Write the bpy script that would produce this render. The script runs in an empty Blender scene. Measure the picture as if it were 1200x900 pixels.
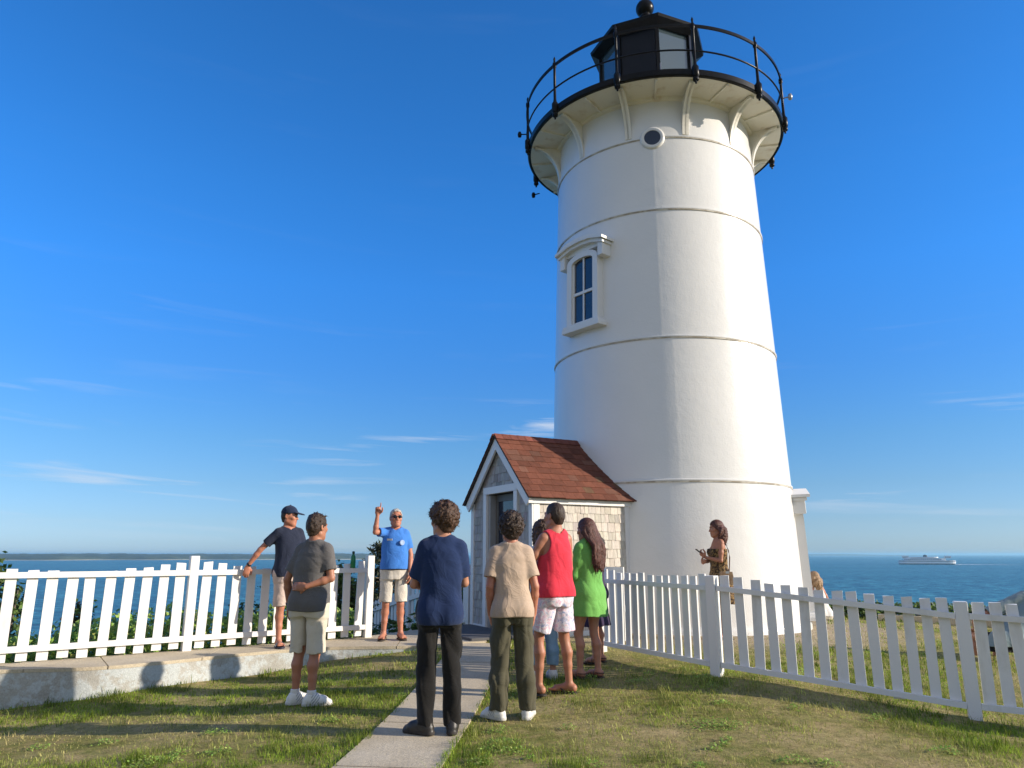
import bpy, math, random
import numpy as np
from mathutils import Vector, Matrix

rng = np.random.default_rng(7)
random.seed(7)
SC = bpy.context.scene
COL = SC.collection
R = math.radians
PI = math.pi

# ------------------------------------------------------------------ materials
class NT:
    def __init__(s, tree):
        s.t = tree; s.n = tree.nodes; s.l = tree.links
    def add(s, typ, **kw):
        n = s.n.new(typ)
        for k, v in kw.items():
            if k.startswith('i_'):
                n.inputs[k[2:].replace('_', ' ')].default_value = v
            elif k.startswith('n') and k[1:].isdigit():
                n.inputs[int(k[1:])].default_value = v
            else:
                setattr(n, k, v)
        return n
    def link(s, a, b): s.l.new(a, b)
    def ramp(s, fac, stops, interp='LINEAR'):
        r = s.add('ShaderNodeValToRGB'); e = r.color_ramp.elements
        r.color_ramp.interpolation = interp
        while len(e) < len(stops): e.new(0.5)
        for el, (p, c) in zip(e, stops):
            el.position = p; el.color = c if len(c) == 4 else (*c, 1)
        s.link(fac, r.inputs[0]); return r.outputs[0]
    def noise(s, vec, scale, detail=3, rough=.55, dist=0):
        n = s.add('ShaderNodeTexNoise'); n.inputs['Scale'].default_value = scale
        n.inputs['Detail'].default_value = detail; n.inputs['Roughness'].default_value = rough
        n.inputs['Distortion'].default_value = dist
        if vec is not None: s.link(vec, n.inputs['Vector'])
        return n
    def math(s, op, a, b=None, c=None):
        m = s.add('ShaderNodeMath', operation=op)
        for i, v in enumerate((a, b, c)):
            if v is None: continue
            if isinstance(v, (int, float)): m.inputs[i].default_value = v
            else: s.link(v, m.inputs[i])
        return m.outputs[0]
    def mix(s, fac, a, b, mode='MIX'):
        m = s.add('ShaderNodeMix', data_type='RGBA', blend_type=mode)
        if isinstance(fac, (int, float)): m.inputs[0].default_value = fac
        else: s.link(fac, m.inputs[0])
        for i, v in ((6, a), (7, b)):
            if isinstance(v, tuple): m.inputs[i].default_value = v if len(v) == 4 else (*v, 1)
            else: s.link(v, m.inputs[i])
        return m.outputs[2]

def newmat(name):
    m = bpy.data.materials.new(name); m.use_nodes = True
    nt = NT(m.node_tree)
    return m, nt, nt.n['Principled BSDF']

def mat(name, c, rough=.6, c2=None, scale=8, amt=.5, bump=0, bscale=60, stretch=None, spec=.5, metal=0, detail=4):
    """plain procedural surface: two tones mixed by noise, fine bump"""
    m, nt, b = newmat(name)
    co = nt.add('ShaderNodeTexCoord').outputs['Object']
    if stretch:
        mp = nt.add('ShaderNodeMapping'); mp.inputs['Scale'].default_value = stretch
        nt.link(co, mp.inputs['Vector']); co = mp.outputs[0]
    if c2 is None: c2 = tuple(x*.86 for x in c)
    n = nt.noise(co, scale, detail, .6)
    lo = .5-.5*(1-amt)*.5-.05; hi = 1-lo
    nt.link(nt.ramp(n.outputs[0], [(lo, c), (hi, c2)]), b.inputs['Base Color'])
    b.inputs['Roughness'].default_value = rough
    b.inputs['Specular IOR Level'].default_value = spec
    b.inputs['Metallic'].default_value = metal
    if bump:
        n2 = nt.noise(co, bscale, 5, .65)
        bp = nt.add('ShaderNodeBump'); bp.inputs['Strength'].default_value = bump
        bp.inputs['Distance'].default_value = .01
        nt.link(n2.outputs[0], bp.inputs['Height']); nt.link(bp.outputs[0], b.inputs['Normal'])
    return m

M = {}
def white_paint(name, c=(.80, .79, .76), dirt=(.50, .45, .37), lo=.62, hi=.8, rough=.45, sc=3.0):
    m, nt, b = newmat(name)
    co = nt.add('ShaderNodeTexCoord').outputs['Object']
    mp = nt.add('ShaderNodeMapping'); mp.inputs['Scale'].default_value = (1, 1, .35); nt.link(co, mp.inputs[0])
    n = nt.noise(mp.outputs[0], sc, 6, .65)
    nt.link(nt.ramp(n.outputs[0], [(lo, c), (hi, dirt)]), b.inputs['Base Color'])
    b.inputs['Roughness'].default_value = rough
    n2 = nt.noise(co, 45, 4, .6)
    bp = nt.add('ShaderNodeBump'); bp.inputs['Strength'].default_value = .12; bp.inputs['Distance'].default_value = .01
    nt.link(n2.outputs[0], bp.inputs['Height']); nt.link(bp.outputs[0], b.inputs['Normal'])
    return m
M['fence'] = white_paint('fence_paint', c=(.73, .72, .70), dirt=(.47, .45, .39), lo=.57, hi=.84, sc=2.6)
M['trim'] = white_paint('trim_paint', c=(.72, .715, .70), rough=.5)
M['gallery_white'] = white_paint('gallery_paint', c=(.74, .71, .63), dirt=(.42, .29, .15), lo=.55, hi=.82, sc=2.4)

def tower_paint():
    m, nt, b = newmat('tower_paint')
    co = nt.add('ShaderNodeTexCoord').outputs['Object']
    n = nt.noise(co, 1.3, 5, .6)
    mp = nt.add('ShaderNodeMapping'); mp.inputs['Scale'].default_value = (3, 3, .16); nt.link(co, mp.inputs[0])
    st = nt.noise(mp.outputs[0], 1.6, 5, .7)
    base = nt.ramp(n.outputs[0], [(.3, (.715, .712, .70)), (.75, (.675, .675, .665))])
    stf = nt.ramp(st.outputs[0], [(.62, (0, 0, 0)), (.85, (.35, .35, .35))])
    nt.link(nt.mix(stf, base, (.62, .55, .44)), b.inputs['Base Color'])
    b.inputs['Roughness'].default_value = .21
    b.inputs['Specular IOR Level'].default_value = .6
    n2 = nt.noise(co, 5, 3, .5); n3 = nt.noise(co, 38, 4, .6)
    h = nt.math('MULTIPLY_ADD', n2.outputs[0], 2.2, n3.outputs[0])
    bp = nt.add('ShaderNodeBump'); bp.inputs['Strength'].default_value = .18; bp.inputs['Distance'].default_value = .012
    nt.link(h, bp.inputs['Height']); nt.link(bp.outputs[0], b.inputs['Normal'])
    return m
M['tower'] = tower_paint()
M['seam'] = mat('seam_rust', (.36, .31, .24), .6, (.62, .58, .50), 5, .9)
M['black'] = mat('black_iron', (.006, .006, .007), .30, (.010, .010, .011), 12, bump=.1, spec=.12)
M['black_matte'] = mat('black_panel', (.008, .010, .016), .3, (.012, .014, .02), 4, spec=.14)
M['grey_metal'] = mat('grey_metal', (.35, .36, .37), .4, metal=.6)
M['dark_glass'] = mat('dark_window_glass', (.012, .018, .032), .06, (.02, .03, .05), 3, spec=.6)
M['lens'] = mat('lens_glass', (.30, .36, .34), .12, (.4, .46, .43), 9)
def glass(name, tint=(.86, .93, .95), a=.72):
    m, nt, b = newmat(name)
    out = nt.n['Material Output']
    tr = nt.add('ShaderNodeBsdfTransparent'); tr.inputs[0].default_value = (*tint, 1)
    gl = nt.add('ShaderNodeBsdfGlossy'); gl.inputs['Roughness'].default_value = .05
    co = nt.add('ShaderNodeTexCoord').outputs['Object']
    n = nt.noise(co, 6, 3)
    fr = nt.add('ShaderNodeFresnel'); fr.inputs[0].default_value = 1.5
    df = nt.add('ShaderNodeBsdfDiffuse'); df.inputs[0].default_value = (.065, .095, .105, 1); mx0 = nt.add('ShaderNodeMixShader'); mx0.inputs[0].default_value = .62; nt.link(tr.outputs[0], mx0.inputs[1]); nt.link(df.outputs[0], mx0.inputs[2])
    f = nt.math('MULTIPLY', nt.math('ADD', nt.math('MULTIPLY', n.outputs[0], .10), fr.outputs[0]), .22)
    mx = nt.add('ShaderNodeMixShader'); nt.link(f, mx.inputs[0]); nt.link(mx0.outputs[0], mx.inputs[1]); nt.link(gl.outputs[0], mx.inputs[2])
    nt.link(mx.outputs[0], out.inputs[0]); return m
M['glass'] = glass('lantern_glass', (.50, .57, .58))

def attr_mat(name, rough=.8, bump=.3, bscale=80, stretch=(1, 1, 1), mul=1.0, spots=None):
    """colour comes from a per-piece colour attribute, weathered with noise"""
    m, nt, b = newmat(name)
    at = nt.add('ShaderNodeAttribute'); at.attribute_name = 'Col'
    co = nt.add('ShaderNodeTexCoord').outputs['Object']
    mp = nt.add('ShaderNodeMapping'); mp.inputs['Scale'].default_value = stretch; nt.link(co, mp.inputs[0])
    n = nt.noise(mp.outputs[0], 14, 6, .7)
    sh = nt.ramp(n.outputs[0], [(.3, (.72, .72, .72)), (.7, (1.12, 1.12, 1.12))])
    nt.link(nt.mix(1.0, at.outputs['Color'], sh, 'MULTIPLY'), b.inputs['Base Color'])
    b.inputs['Roughness'].default_value = rough; b.inputs['Specular IOR Level'].default_value = .3
    n2 = nt.noise(mp.outputs[0], bscale, 4, .7)
    bp = nt.add('ShaderNodeBump'); bp.inputs['Strength'].default_value = bump; bp.inputs['Distance'].default_value = .008
    nt.link(n2.outputs[0], bp.inputs['Height']); nt.link(bp.outputs[0], b.inputs['Normal'])
    return m
M['shingle'] = attr_mat('cedar_shingle', .85, .35, 30, (3, 3, .8))
M['roof'] = attr_mat('red_roof_shingle', .9, .6, 160)

def leaf_mat(name, rough=.55, trans=.35, tint=1.0):
    m, nt, b = newmat(name)
    at = nt.add('ShaderNodeAttribute'); at.attribute_name = 'Col'
    nt.link(at.outputs['Color'], b.inputs['Base Color'])
    b.inputs['Roughness'].default_value = rough; b.inputs['Specular IOR Level'].default_value = .3
    tl = nt.add('ShaderNodeBsdfTranslucent'); nt.link(at.outputs['Color'], tl.inputs[0])
    mx = nt.add('ShaderNodeMixShader'); mx.inputs[0].default_value = trans
    nt.link(b.outputs[0], mx.inputs[1]); nt.link(tl.outputs[0], mx.inputs[2])
    nt.link(mx.outputs[0], nt.n['Material Output'].inputs[0]); return m
M['grass'] = leaf_mat('grass_blades', .6, .42)
M['leaf'] = leaf_mat('shrub_leaves', .45, .3)
M['bark'] = mat('bark', (.10, .075, .055), .9, (.16, .13, .10), 14, bump=.8, bscale=30, stretch=(1, 1, .25))

def concrete(name, a, b_, c):
    m, nt, b = newmat(name)
    co = nt.add('ShaderNodeTexCoord').outputs['Object']
    n = nt.noise(co, 1.7, 6, .65); n2 = nt.noise(co, 55, 5, .7)
    base = nt.ramp(n.outputs[0], [(.28, a), (.55, b_), (.78, c)])
    sp = nt.ramp(n2.outputs[0], [(.3, (.75, .75, .75)), (.65, (1.08, 1.08, 1.08))])
    nt.link(nt.mix(1, base, sp, 'MULTIPLY'), b.inputs['Base Color'])
    b.inputs['Roughness'].default_value = .9; b.inputs['Specular IOR Level'].default_value = .25
    h = nt.math('MULTIPLY_ADD', n.outputs[0], 3, n2.outputs[0])
    bp = nt.add('ShaderNodeBump'); bp.inputs['Strength'].default_value = .45; bp.inputs['Distance'].default_value = .012
    nt.link(h, bp.inputs['Height']); nt.link(bp.outputs[0], b.inputs['Normal'])
    return m
M['path'] = concrete('path_concrete', (.44, .37, .265), (.53, .455, .335), (.60, .525, .405))
def wall_concrete():
    m, nt, b = newmat('whitewashed_concrete')
    co = nt.add('ShaderNodeTexCoord').outputs['Object']
    n = nt.noise(co, 2.2, 7, .68, .6); n2 = nt.noise(co, 60, 5, .7); n3 = nt.noise(co, 9, 6, .7)
    base = nt.ramp(n.outputs[0], [(.25, (.31, .29, .25)), (.5, (.43, .42, .385)), (.75, (.37, .35, .305))])
    wash = nt.ramp(nt.math('MULTIPLY_ADD', n.outputs[0], .5, nt.math('MULTIPLY', n3.outputs[0], .6)), [(.52, (0, 0, 0)), (.57, (.85, .85, .85))])
    col = nt.mix(wash, base, (.50, .535, .535))
    sp = nt.ramp(n2.outputs[0], [(.3, (.78, .78, .78)), (.65, (1.06, 1.06, 1.06))])
    nt.link(nt.mix(1, col, sp, 'MULTIPLY'), b.inputs['Base Color'])
    b.inputs['Roughness'].default_value = .9; b.inputs['Specular IOR Level'].default_value = .2
    bp = nt.add('ShaderNodeBump'); bp.inputs['Strength'].default_value = .35; bp.inputs['Distance'].default_value = .015
    nt.link(nt.math('MULTIPLY_ADD', n3.outputs[0], 2, n2.outputs[0]), bp.inputs['Height']); nt.link(bp.outputs[0], b.inputs['Normal'])
    return m
M['wall'] = wall_concrete()

# ------------------------------------------------------------------ mesh helpers
def np_mesh(name, V, F, mats=(), smooth=True, midx=None, col=None):
    """V (n,3); F (m,k) array or list of such arrays"""
    me = bpy.data.meshes.new(name)
    V = np.asarray(V, np.float32)
    FL = [np.asarray(f, np.int32) for f in (F if isinstance(F, list) else [F]) if len(f)]
    loops = np.concatenate([f.ravel() for f in FL])
    tot = np.concatenate([np.full(len(f), f.shape[1], np.int32) for f in FL])
    st = np.concatenate([[0], np.cumsum(tot)[:-1]]).astype(np.int32)
    me.vertices.add(len(V)); me.vertices.foreach_set('co', V.ravel())
    me.loops.add(len(loops)); me.loops.foreach_set('vertex_index', loops)
    me.polygons.add(len(tot)); me.polygons.foreach_set('loop_start', st); me.polygons.foreach_set('loop_total', tot)
    me.polygons.foreach_set('use_smooth', np.full(len(tot), smooth, bool))
    if midx is not None: me.polygons.foreach_set('material_index', np.asarray(midx, np.int32))
    for m in mats: me.materials.append(m)
    me.update(calc_edges=True); me.validate()
    if col is not None:
        a = me.color_attributes.new('Col', 'FLOAT_COLOR', 'POINT')
        c = np.ones((len(V), 4), np.float32); c[:, :3] = col
        a.data.foreach_set('color', c.ravel())
    return me

class MB:
    """collects boxes, prisms, tubes and lathes into one mesh"""
    def __init__(s): s.V = []; s.Q = []; s.T = []; s.N = []; s.n = 0; s.C = []
    def _push(s, V, F, col=None):
        V = np.asarray(V, float); o = s.n
        s.V.append(V); s.n += len(V)
        for f in F: s.N.append([i+o for i in f])
        s.C.append(np.tile(np.asarray(col if col is not None else (1, 1, 1), float), (len(V), 1)))
    def hexa(s, P, col=None):   # 8 points: bottom 4 ccw, top 4 ccw
        s._push(P, [(3, 2, 1, 0), (4, 5, 6, 7), (0, 1, 5, 4), (1, 2, 6, 5), (2, 3, 7, 6), (3, 0, 4, 7)], col)
    def box(s, x0, x1, y0, y1, z0, z1, Mx=None, col=None):
        P = np.array([(x0, y0, z0), (x1, y0, z0), (x1, y1, z0), (x0, y1, z0), (x0, y0, z1), (x1, y0, z1), (x1, y1, z1), (x0, y1, z1)], float)
        if Mx is not None: P = np.array([Mx @ Vector(p) for p in P])
        s.hexa(P, col)
    def bar(s, p, q, w, h, up=(0, 0, 1)):
        p = Vector(p); q = Vector(q); d = (q-p).normalized(); sd = d.cross(Vector(up)).normalized(); u = sd.cross(d)
        P = []
        for c in (p, q): pass
        a = [p-sd*w/2-u*h/2, p+sd*w/2-u*h/2, q+sd*w/2-u*h/2, q-sd*w/2-u*h/2]
        b = [v+u*h for v in a]
        s.hexa([tuple(v) for v in a+b])
    def prism(s, poly, y0, y1, Mx=None):    # poly in (x,z), ccw seen from -y
        n = len(poly)
        V = [(x, y0, z) for x, z in poly]+[(x, y1, z) for x, z in poly]
        if Mx is not None: V = [tuple(Mx @ Vector(v)) for v in V]
        F = [tuple(range(n)), tuple(range(2*n-1, n-1, -1))]+[(i, i+n, (i+1) % n+n, (i+1) % n) for i in range(n)]
        s._push(V, F)
    def tube(s, pts, r, seg=10, closed=False):
        pts = [Vector(p) for p in pts]; n = len(pts); V = []; F = []
        rs = r if hasattr(r, '__len__') else [r]*n
        for i, p in enumerate(pts):
            a = pts[i-1] if (i > 0 or closed) else p
            b = pts[(i+1) % n] if (i < n-1 or closed) else p
            d = (b-a).normalized(); ref = Vector((0, 0, 1)) if abs(d.z) < .95 else Vector((1, 0, 0))
            x = d.cross(ref).normalized(); y = d.cross(x)
            for k in range(seg):
                t = 2*PI*k/seg; V.append(tuple(p+x*(rs[i]*math.cos(t))+y*(rs[i]*math.sin(t))))
        m = n if closed else n-1
        for i in range(m):
            for k in range(seg):
                a = i*seg+k; b = i*seg+(k+1) % seg; j = ((i+1) % n)*seg
                F.append((a, j+k, j+(k+1) % seg, b))
        if not closed:
            F.append(tuple(range(seg))); F.append(tuple(range(n*seg-1, (n-1)*seg-1, -1)))
        s._push(V, F)
    def lathe(s, prof, seg=48, c=(0, 0, 0), a0=0, a1=2*PI, Mx=None):
        full = abs(a1-a0-2*PI) < 1e-6; ns = seg if full else seg+1
        V = [(c[0]+r*math.cos(a0+(a1-a0)*k/seg), c[1]+r*math.sin(a0+(a1-a0)*k/seg), c[2]+z) for r, z in prof for k in range(ns)]
        if Mx is not None: V = [tuple(Mx @ Vector(v)) for v in V]
        F = []
        for i in range(len(prof)-1):
            for k in range(seg):
                a = i*ns+k; b = i*ns+(k+1) % ns
                F.append((a, b, b+ns, a+ns))
        s._push(V, F)
    def build(s, name, m, parent=None, smooth=False, loc=None, bevel=0, col=False):
        V = np.concatenate(s.V)
        by = {}
        for f in s.N: by.setdefault(len(f), []).append(f)
        me = np_mesh(name, V, [np.array(v) for v in by.values()], [m] if m else [], smooth, col=np.concatenate(s.C) if col else None)
        o = bpy.data.objects.new(name, me); COL.objects.link(o)
        if parent is not None: o.parent = parent
        if loc is not None: o.location = loc
        if bevel:
            b = o.modifiers.new('Bevel', 'BEVEL'); b.width = bevel; b.segments = 2; b.limit_method = 'ANGLE'
        if smooth == 'auto':
            pass
        return o

def link_mesh(name, me, parent=None, loc=None):
    o = bpy.data.objects.new(name, me); COL.objects.link(o)
    if parent is not None: o.parent = parent
    if loc is not None: o.location = loc
    return o
def tag(o, label=None, cat=None, group=None, kind=None):
    if label: o['label'] = label
    if cat: o['category'] = cat
    if group: o['group'] = group
    if kind: o['kind'] = kind
    return o
def empty(name, loc=(0, 0, 0), rz=0):
    o = bpy.data.objects.new(name, None); COL.objects.link(o); o.location = loc; o.rotation_euler = (0, 0, rz)
    o.empty_display_size = .2
    return o
def smooth_by_angle(o, ang=35):
    """shade smooth but keep creases"""
    me = o.data
    import bmesh
    bm = bmesh.new(); bm.from_mesh(me)
    bmesh.ops.remove_doubles(bm, verts=bm.verts, dist=1e-5)
    for f in bm.faces: f.smooth = True
    for e in bm.edges:
        if len(e.link_faces) == 2 and e.calc_face_angle(0) > R(ang): e.smooth = False
    bm.to_mesh(me); bm.free()

# value noise on numpy arrays
_T = rng.random((256, 256)).astype(np.float32)
def vnoise(x, y):
    xi = np.floor(x).astype(int); yi = np.floor(y).astype(int); fx = x-xi; fy = y-yi
    fx = fx*fx*(3-2*fx); fy = fy*fy*(3-2*fy)
    g = lambda a, b: _T[a & 255, b & 255]
    return (g(xi, yi)*(1-fx)+g(xi+1, yi)*fx)*(1-fy)+(g(xi, yi+1)*(1-fx)+g(xi+1, yi+1)*fx)*fy
def fbm(x, y, o=4):
    s = 0; a = .5; t = 0
    for i in range(o):
        s = s+a*vnoise(x+17.3*i, y-9.1*i); t += a; a *= .5; x = x*2.03; y = y*2.03
    return s/t

# ------------------------------------------------------------------ terrain
CP = np.array([(-5.2, 7.8, -.12), (-4.4, 8, -.05), (-3.8, 8.4, 0), (-3.1, 9.2, 0), (-2.3, 9.7, .1), (-1.3, 9.7, .2), (-.5, 10.6, .245), (-.6, 6.3, 0),
    (-2, 7.4, .03), (0, 6.9, .03), (.4, 7.5, .09), (.85, 8.3, .14), (1.15, 9.5, .23), (2.1, 7.75, .21), (4.05, 6.8, .02), (6, 5.9, -.06), (0, 4.5, 0),
    (-4, 4.5, -.1), (4, 4.5, -.03), (3, 11, .25), (6, 12, .2), (8, 14.5, .15), (5, 15.5, .2), (0, 13, .24), (-2, 11.5, .22), (-4.5, 9.6, .22), (-8, 6, -.12), (-12, 0, -.15),
    (12, 0, -.1), (0, -10, 0), (15, 10, -.05), (22, -20, 0), (-22, -20, 0), (3, 9, .26), (0, 9, .16)], float)
def _U(r2): return np.where(r2 > 1e-9, r2*np.log(np.maximum(r2, 1e-9)), 0)
def _tps():
    n = len(CP); X = CP[:, :2]
    K = _U(((X[:, None]-X[None])**2).sum(-1))+np.eye(n)*.02
    Pm = np.c_[np.ones(n), X]
    A = np.zeros((n+3, n+3)); A[:n, :n] = K; A[:n, n:] = Pm; A[n:, :n] = Pm.T
    return np.linalg.solve(A, np.r_[CP[:, 2], 0, 0, 0])
_W = _tps()
PLAT = np.array([(-60, -60), (60, -60), (60, -4), (16, 10), (9.5, 14.6), (7, 16), (4, 17.2), (1, 15.6), (-.5, 13.3), (-2, 11.5), (-4.2, 9.95), (-6.3, 8.4), (-9, 6.0), (-14, 2.5), (-60, -10)], float)
def plat_dist(x, y):
    """signed distance outside the plateau (positive outside)"""
    d = np.full(x.shape, 1e9); ins = np.zeros(x.shape, bool); n = len(PLAT)
    for i in range(n):
        a = PLAT[i]; b = PLAT[(i+1) % n]; e = b-a
        t = np.clip(((x-a[0])*e[0]+(y-a[1])*e[1])/(e@e), 0, 1)
        d = np.minimum(d, np.hypot(x-a[0]-t*e[0], y-a[1]-t*e[1]))
        c = ((a[1] > y) != (b[1] > y)) & (x < (b[0]-a[0])*(y-a[1])/(b[1]-a[1]+1e-12)+a[0])
        ins ^= c
    return np.where(ins, -d, d)
def base_h(x, y):
    xc = np.clip(x, -22, 22); yc = np.clip(y, -20, 18)
    h = _W[-3]+_W[-2]*xc+_W[-1]*yc
    for i in range(len(CP)):
        h = h+_W[i]*_U((xc-CP[i, 0])**2+(yc-CP[i, 1])**2)
    return np.clip(h, -.5, .3)
SEA_Z = -16.0
HAZE = 1.3e-4
def H(x, y):
    x = np.asarray(x, float); y = np.asarray(y, float)
    d = np.maximum(plat_dist(x, y), 0)
    q = np.clip((np.where(y > 1, x/np.maximum(y, 1), -1)+.34)/.12, 0, 1); q = q*q*(3-2*q)
    q = q*np.clip((3.5-x)/3, 0, 1)
    s1 = .62*(1-q)+.21*q
    f = s1*np.sqrt(d*d+.04)-s1*.2
    f = f+np.maximum(d-5, 0)*.35*q
    h = base_h(x, y)-f+.05*(fbm(x*1.3, y*1.3, 3)-.5)*np.clip(d*2+.35, 0, 1)
    return np.maximum(h, SEA_Z-3)
def hz(x, y): return float(H(np.array([x]), np.array([y]))[0])

def axis(lo, a, b, hi, step, grow=1.12):
    v = list(np.arange(a, b, step)); s = step; x = v[-1]
    while x < hi: s *= grow; x += s; v.append(x)
    s = step; x = v[0]; pre = []
    while x > lo: s *= grow; x -= s; pre.append(x)
    return np.array(pre[::-1]+v)
gx = axis(-70, -9, 11, 70, .14); gy = axis(-60, 3, 19, 60, .14)
GX, GY = np.meshgrid(gx, gy); GZ = H(GX, GY)
nx, ny = len(gx), len(gy)
idx = np.arange(nx*ny).reshape(ny, nx)
Fq = np.stack([idx[:-1, :-1], idx[:-1, 1:], idx[1:, 1:], idx[1:, :-1]], -1).reshape(-1, 4)
def ground_mat():
    m, nt, b = newmat('lawn_soil')
    g = nt.add('ShaderNodeNewGeometry').outputs['Position']
    n1 = nt.noise(g, .9, 6, .65); n2 = nt.noise(g, 6, 6, .7); n3 = nt.noise(g, 60, 5, .75)
    lawn = nt.ramp(n2.outputs[0], [(.32, (.14, .17, .035)), (.5, (.22, .21, .06)), (.68, (.34, .26, .12))])
    dry = nt.ramp(n1.outputs[0], [(.42, (0, 0, 0)), (.66, (.7, .7, .7))])
    c = nt.mix(dry, lawn, (.50, .385, .21))
    # trodden bare ground round the tower
    sep = nt.add('ShaderNodeSeparateXYZ'); nt.link(g, sep.inputs[0])
    dx = nt.math('SUBTRACT', sep.outputs[0], 2.89); dy = nt.math('SUBTRACT', sep.outputs[1], 13.5)
    d = nt.math('SQRT', nt.math('ADD', nt.math('MULTIPLY', dx, dx), nt.math('MULTIPLY', dy, dy)))
    d = nt.math('ADD', d, nt.math('MULTIPLY', n1.outputs[0], 1.8))
    bare = nt.ramp(nt.math('MULTIPLY', d, .1), [(.40, (1, 1, 1)), (.50, (0, 0, 0))])
    c = nt.mix(bare, c, nt.ramp(n2.outputs[0], [(.3, (.34, .27, .175)), (.7, (.46, .38, .26))]))
    n4 = nt.noise(g, 17, 5, .7)
    sp = nt.ramp(nt.math('MULTIPLY_ADD', n3.outputs[0], .5, nt.math('MULTIPLY', n4.outputs[0], .5)), [(.34, (.42, .42, .38)), (.52, (1, 1, 1)), (.68, (1.4, 1.38, 1.35))])
    nt.link(nt.mix(1, c, sp, 'MULTIPLY'), b.inputs['Base Color'])
    b.inputs['Roughness'].default_value = .95; b.inputs['Specular IOR Level'].default_value = .15
    bp = nt.add('ShaderNodeBump'); bp.inputs['Strength'].default_value = .9; bp.inputs['Distance'].default_value = .02
    nt.link(n3.outputs[0], bp.inputs['Height']); nt.link(bp.outputs[0], b.inputs['Normal'])
    return m
M['ground'] = ground_mat()
tag(link_mesh('ground', np_mesh('ground', np.c_[GX.ravel(), GY.ravel(), GZ.ravel()], Fq, [M['ground']])), kind='structure')

# ------------------------------------------------------------------ sea and far shore
def sea_mat():
    m, nt, b = newmat('sea_water')
    g = nt.add('ShaderNodeNewGeometry').outputs['Position']
    def mapped(s, rot):
        mp = nt.add('ShaderNodeMapping'); mp.inputs['Scale'].default_value = s; mp.inputs['Rotation'].default_value = (0, 0, rot); nt.link(g, mp.inputs[0]); return mp.outputs[0]
    w1 = nt.noise(mapped((.10, .13, 1), .30), 1, 5, .6); w2 = nt.noise(mapped((.42, .36, 1), .2), 1, 4, .6); w3 = nt.noise(mapped((.0022, .0075, 1), .1), 1, 5, .6)
    col = nt.ramp(w3.outputs[0], [(.3, (.016, .10, .15)), (.55, (.024, .133, .188)), (.8, (.04, .17, .225))])
    cr = nt.ramp(nt.math('MULTIPLY_ADD', w1.outputs[0], .6, nt.math('MULTIPLY', w2.outputs[0], .4)), [(.40, (.30, .38, .46)), (.51, (1, 1, 1)), (.585, (2.8, 2.1, 1.75))])
    nt.link(nt.mix(1, col, cr, 'MULTIPLY'), b.inputs['Base Color'])
    b.inputs['Roughness'].default_value = .32; b.inputs['Specular IOR Level'].default_value = .14; b.inputs['IOR'].default_value = 1.33
    h = nt.math('ADD', nt.math('MULTIPLY', w1.outputs[0], 2.2), nt.math('MULTIPLY', w2.outputs[0], .55))
    bp = nt.add('ShaderNodeBump'); bp.inputs['Strength'].default_value = .9; bp.inputs['Distance'].default_value = 1.0
    nt.link(h, bp.inputs['Height']); nt.link(bp.outputs[0], b.inputs['Normal'])
    return m
M['sea'] = sea_mat()
S_ = 60000
me = np_mesh('sea', [(-S_, -2000, SEA_Z), (S_, -2000, SEA_Z), (S_, S_, SEA_Z), (-S_, S_, SEA_Z)], np.array([[0, 1, 2, 3]]), [M['sea']], False)
tag(link_mesh('sea', me), kind='structure')

def far_land(name, a0, a1, D, depth, hfun, m, mb):
    """low wooded land lying across the water: a ridge with a beach at its foot"""
    n = 260; V = []; rows = 5
    prof = [(0, 0), (.004, .10), (.05, .62), (.4, 1.0), (1.0, .8)]
    A = np.linspace(a0, a1, n)
    for i, a in enumerate(A):
        hh = hfun(i/(n-1), a)
        for (u, v) in prof:
            rr = D+u*depth+40*math.sin(a*60)
            V.append((rr*math.sin(a), rr*math.cos(a), SEA_Z-.5+(hh)*v))
    V = np.array(V); F = []; mi = []
    for i in range(n-1):
        for k in range(rows-1):
            q = i*rows+k; F.append((q, q+rows, q+rows+1, q+1)); mi.append(1 if k == 0 else 0)
    tag(link_mesh(name, np_mesh(name, V, np.array(F), [m, mb], True, mi)), kind='structure')
M['woods'] = mat('far_woods', (.025, .04, .026), .95, (.055, .075, .045), .02, .9, detail=7)
M['beach'] = mat('far_beach', (.42, .38, .30), .9, (.30, .28, .22), .01, .9)
far_land('far_shore', R(-44), R(-4.2), 2600, 900, lambda t, a: (15.8+4.2*vnoise(np.array(t*9.), np.array(3.3))+2.2*vnoise(np.array(t*60.), np.array(8.))+1.2*vnoise(np.array(t*190.), np.array(1.)))*min(1, (1-t)*14+.35), M['woods'], M['beach'])
far_land('far_headland', R(19), R(30), 9500, 1500, lambda t, a: max(3, (15+9*vnoise(np.array(t*6.), np.array(5.)))*min(1, t*8+.3)*min(1, (1-t)*1.6+.1)), M['woods'], M['beach'])

# ------------------------------------------------------------------ walkway, retaining wall, path
PZ = .27
def catmull(P, n=12):
    P = [np.array(p, float) for p in P]; P = [2*P[0]-P[1]]+P+[2*P[-1]-P[-2]]; out = []
    for i in range(1, len(P)-2):
        a, b, c, d = P[i-1:i+3]
        for k in range(n):
            t = k/n; out.append(.5*(2*b+(c-a)*t+(2*a-5*b+4*c-d)*t*t+(3*b-3*c+d-a)*t**3))
    out.append(P[-2]); return np.array(out)
FE = catmull([(-7.9, 6.3), (-6.5, 7.3), (-5.22, 7.87), (-4.4, 8.08), (-3.82, 8.52), (-3.11, 9.25), (-2.3, 9.75), (-1.31, 9.88), (-.72, 10.2), (-.34, 10.42)], 10)
BE = catmull([(-8.05, 6.65), (-6.55, 7.6), (-5.80, 8.14), (-4.95, 8.78), (-4.08, 9.46), (-3.02, 10.27), (-2.15, 10.98), (-1.5, 11.9), (-.95, 12.1), (-.45, 11.9)], 10)
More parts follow.
